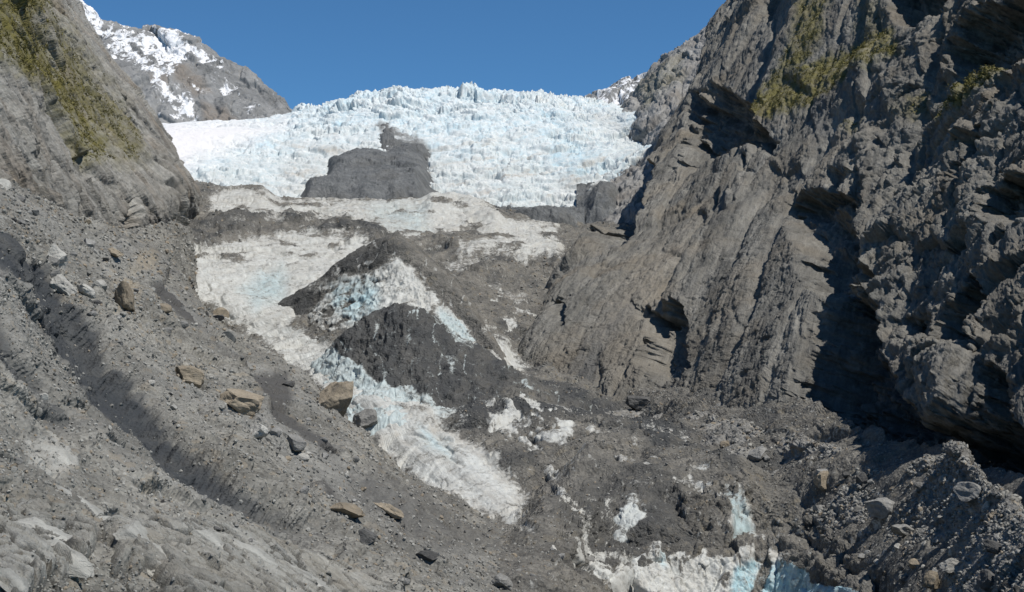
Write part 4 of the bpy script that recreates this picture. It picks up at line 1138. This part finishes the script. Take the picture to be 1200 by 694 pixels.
# scrub on the rock walls
def scrub(name, src, n, size, label, seed):
    r = np.random.default_rng(seed)
    P, ms = src; P = P.reshape(-1, 3); ms = ms.reshape(-1)
    x, y = to_px(P)
    patch = fbm(P / 14, 4, seed + 3) > -.04
    c = np.nonzero((ms > .30 + .5 * r.random(len(ms))) & patch & (x > -30) & (x < 1230) & (y > -30))[0]
    pick = r.choice(c, n)
    k = 9
    base = np.repeat(P[pick], k, 0)
    s = np.repeat(size * (.45 + r.random(n) ** 2 * 1.1), k)
    cen = base + r.normal(size=base.shape) * (s * .45)[:, None] * np.array([1, 1, .8]) + np.array([0, 0, 1]) * (s * .35)[:, None]
    a = r.normal(size=cen.shape); a /= np.linalg.norm(a, axis=1, keepdims=True)
    b = np.cross(a, r.normal(size=cen.shape)); b /= np.linalg.norm(b, axis=1, keepdims=True)
    ls = s * .38
    V = np.stack([cen - a * ls[:, None], cen + b * (ls * .45)[:, None], cen + a * ls[:, None], cen - b * (ls * .45)[:, None]], 1).reshape(-1, 3)
    nq = len(cen)
    me = bpy.data.meshes.new(name)
    me.vertices.add(len(V)); me.vertices.foreach_set('co', V.reshape(-1).astype(f32))
    me.loops.add(nq * 4); me.loops.foreach_set('vertex_index', np.arange(nq * 4, dtype=np.int32))
    me.polygons.add(nq); me.polygons.foreach_set('loop_start', np.arange(0, nq * 4, 4, dtype=np.int32)); me.polygons.foreach_set('loop_total', np.full(nq, 4, np.int32))
    at = me.attributes.new('tone', 'FLOAT', 'POINT')
    tone = np.repeat(np.clip(.5 + .35 * np.repeat(r.normal(size=n), k) * .6 + .1 * r.normal(size=nq), 0, 1), 4)
    at.data.foreach_set('value', tone.astype(f32))
    me.update(); me.validate(); me.materials.append(M['scrub'])
    o = bpy.data.objects.new(name, me); COL.objects.link(o)
    return tag(o, label, 'scrub', kind='stuff')
scrub('scrub', LC, 5200, 1.5, 'olive brown scrub clinging to the left rock hillside', 31)
scrub('scrub', RC, 3000, 1.3, 'olive scrub growing on the ledges of the right cliff', 37)

# --------------------------------------------------------------------------- camera, light, sky
cam = bpy.data.cameras.new('camera'); co = bpy.data.objects.new('camera', cam); COL.objects.link(co)
cam.sensor_width = 36; cam.lens = 36 * F / 1200
cam.shift_y = (HOR - 347) / 1200
co.location = (0, 0, 0); co.rotation_euler = (math.radians(90), 0, 0)
cam.clip_start = .5; cam.clip_end = 20000
scene.camera = co

EL, AZ = 60.0, 124.0        # sun: degrees up; compass degrees clockwise from straight ahead (90 = right, 180 = behind)
e, a = math.radians(EL), math.radians(AZ)
sdir = Vector((math.cos(e) * math.sin(a), math.cos(e) * math.cos(a), math.sin(e)))
sun = bpy.data.lights.new('sun', 'SUN'); sun.energy = 4.9; sun.angle = math.radians(.53); sun.color = (1, .955, .89)
so = bpy.data.objects.new('sun', sun); COL.objects.link(so)
so.rotation_euler = sdir.to_track_quat('Z', 'Y').to_euler()
w = bpy.data.worlds.new('World'); scene.world = w; w.use_nodes = True
nt = w.node_tree; nt.nodes.clear()
sky = nt.nodes.new('ShaderNodeTexSky'); sky.sky_type = 'NISHITA'; sky.sun_disc = False
sky.sun_elevation = e; sky.sun_rotation = a; sky.altitude = 600; sky.air_density = .8; sky.dust_density = 0.0; sky.ozone_density = 8.0
bg = nt.nodes.new('ShaderNodeBackground'); bg.inputs[1].default_value = .096
ow = nt.nodes.new('ShaderNodeOutputWorld'); tint = nt.nodes.new('ShaderNodeMix'); tint.data_type = 'RGBA'; tint.blend_type = 'MULTIPLY'; tint.inputs[0].default_value = 1
tint.inputs[7].default_value = (.70, 1.03, 1.09, 1)        # clear mountain air
nt.links.new(sky.outputs[0], tint.inputs[6]); nt.links.new(tint.outputs[2], bg.inputs[0]); nt.links.new(bg.outputs[0], ow.inputs[0])
vs = scene.view_settings; vs.view_transform = 'Standard'; vs.look = 'None'; vs.exposure = 0; vs.gamma = 1; vs.use_curve_mapping = False
scene.cycles.max_bounces = 5; scene.cycles.diffuse_bounces = 3
scene.cycles.use_denoising = True
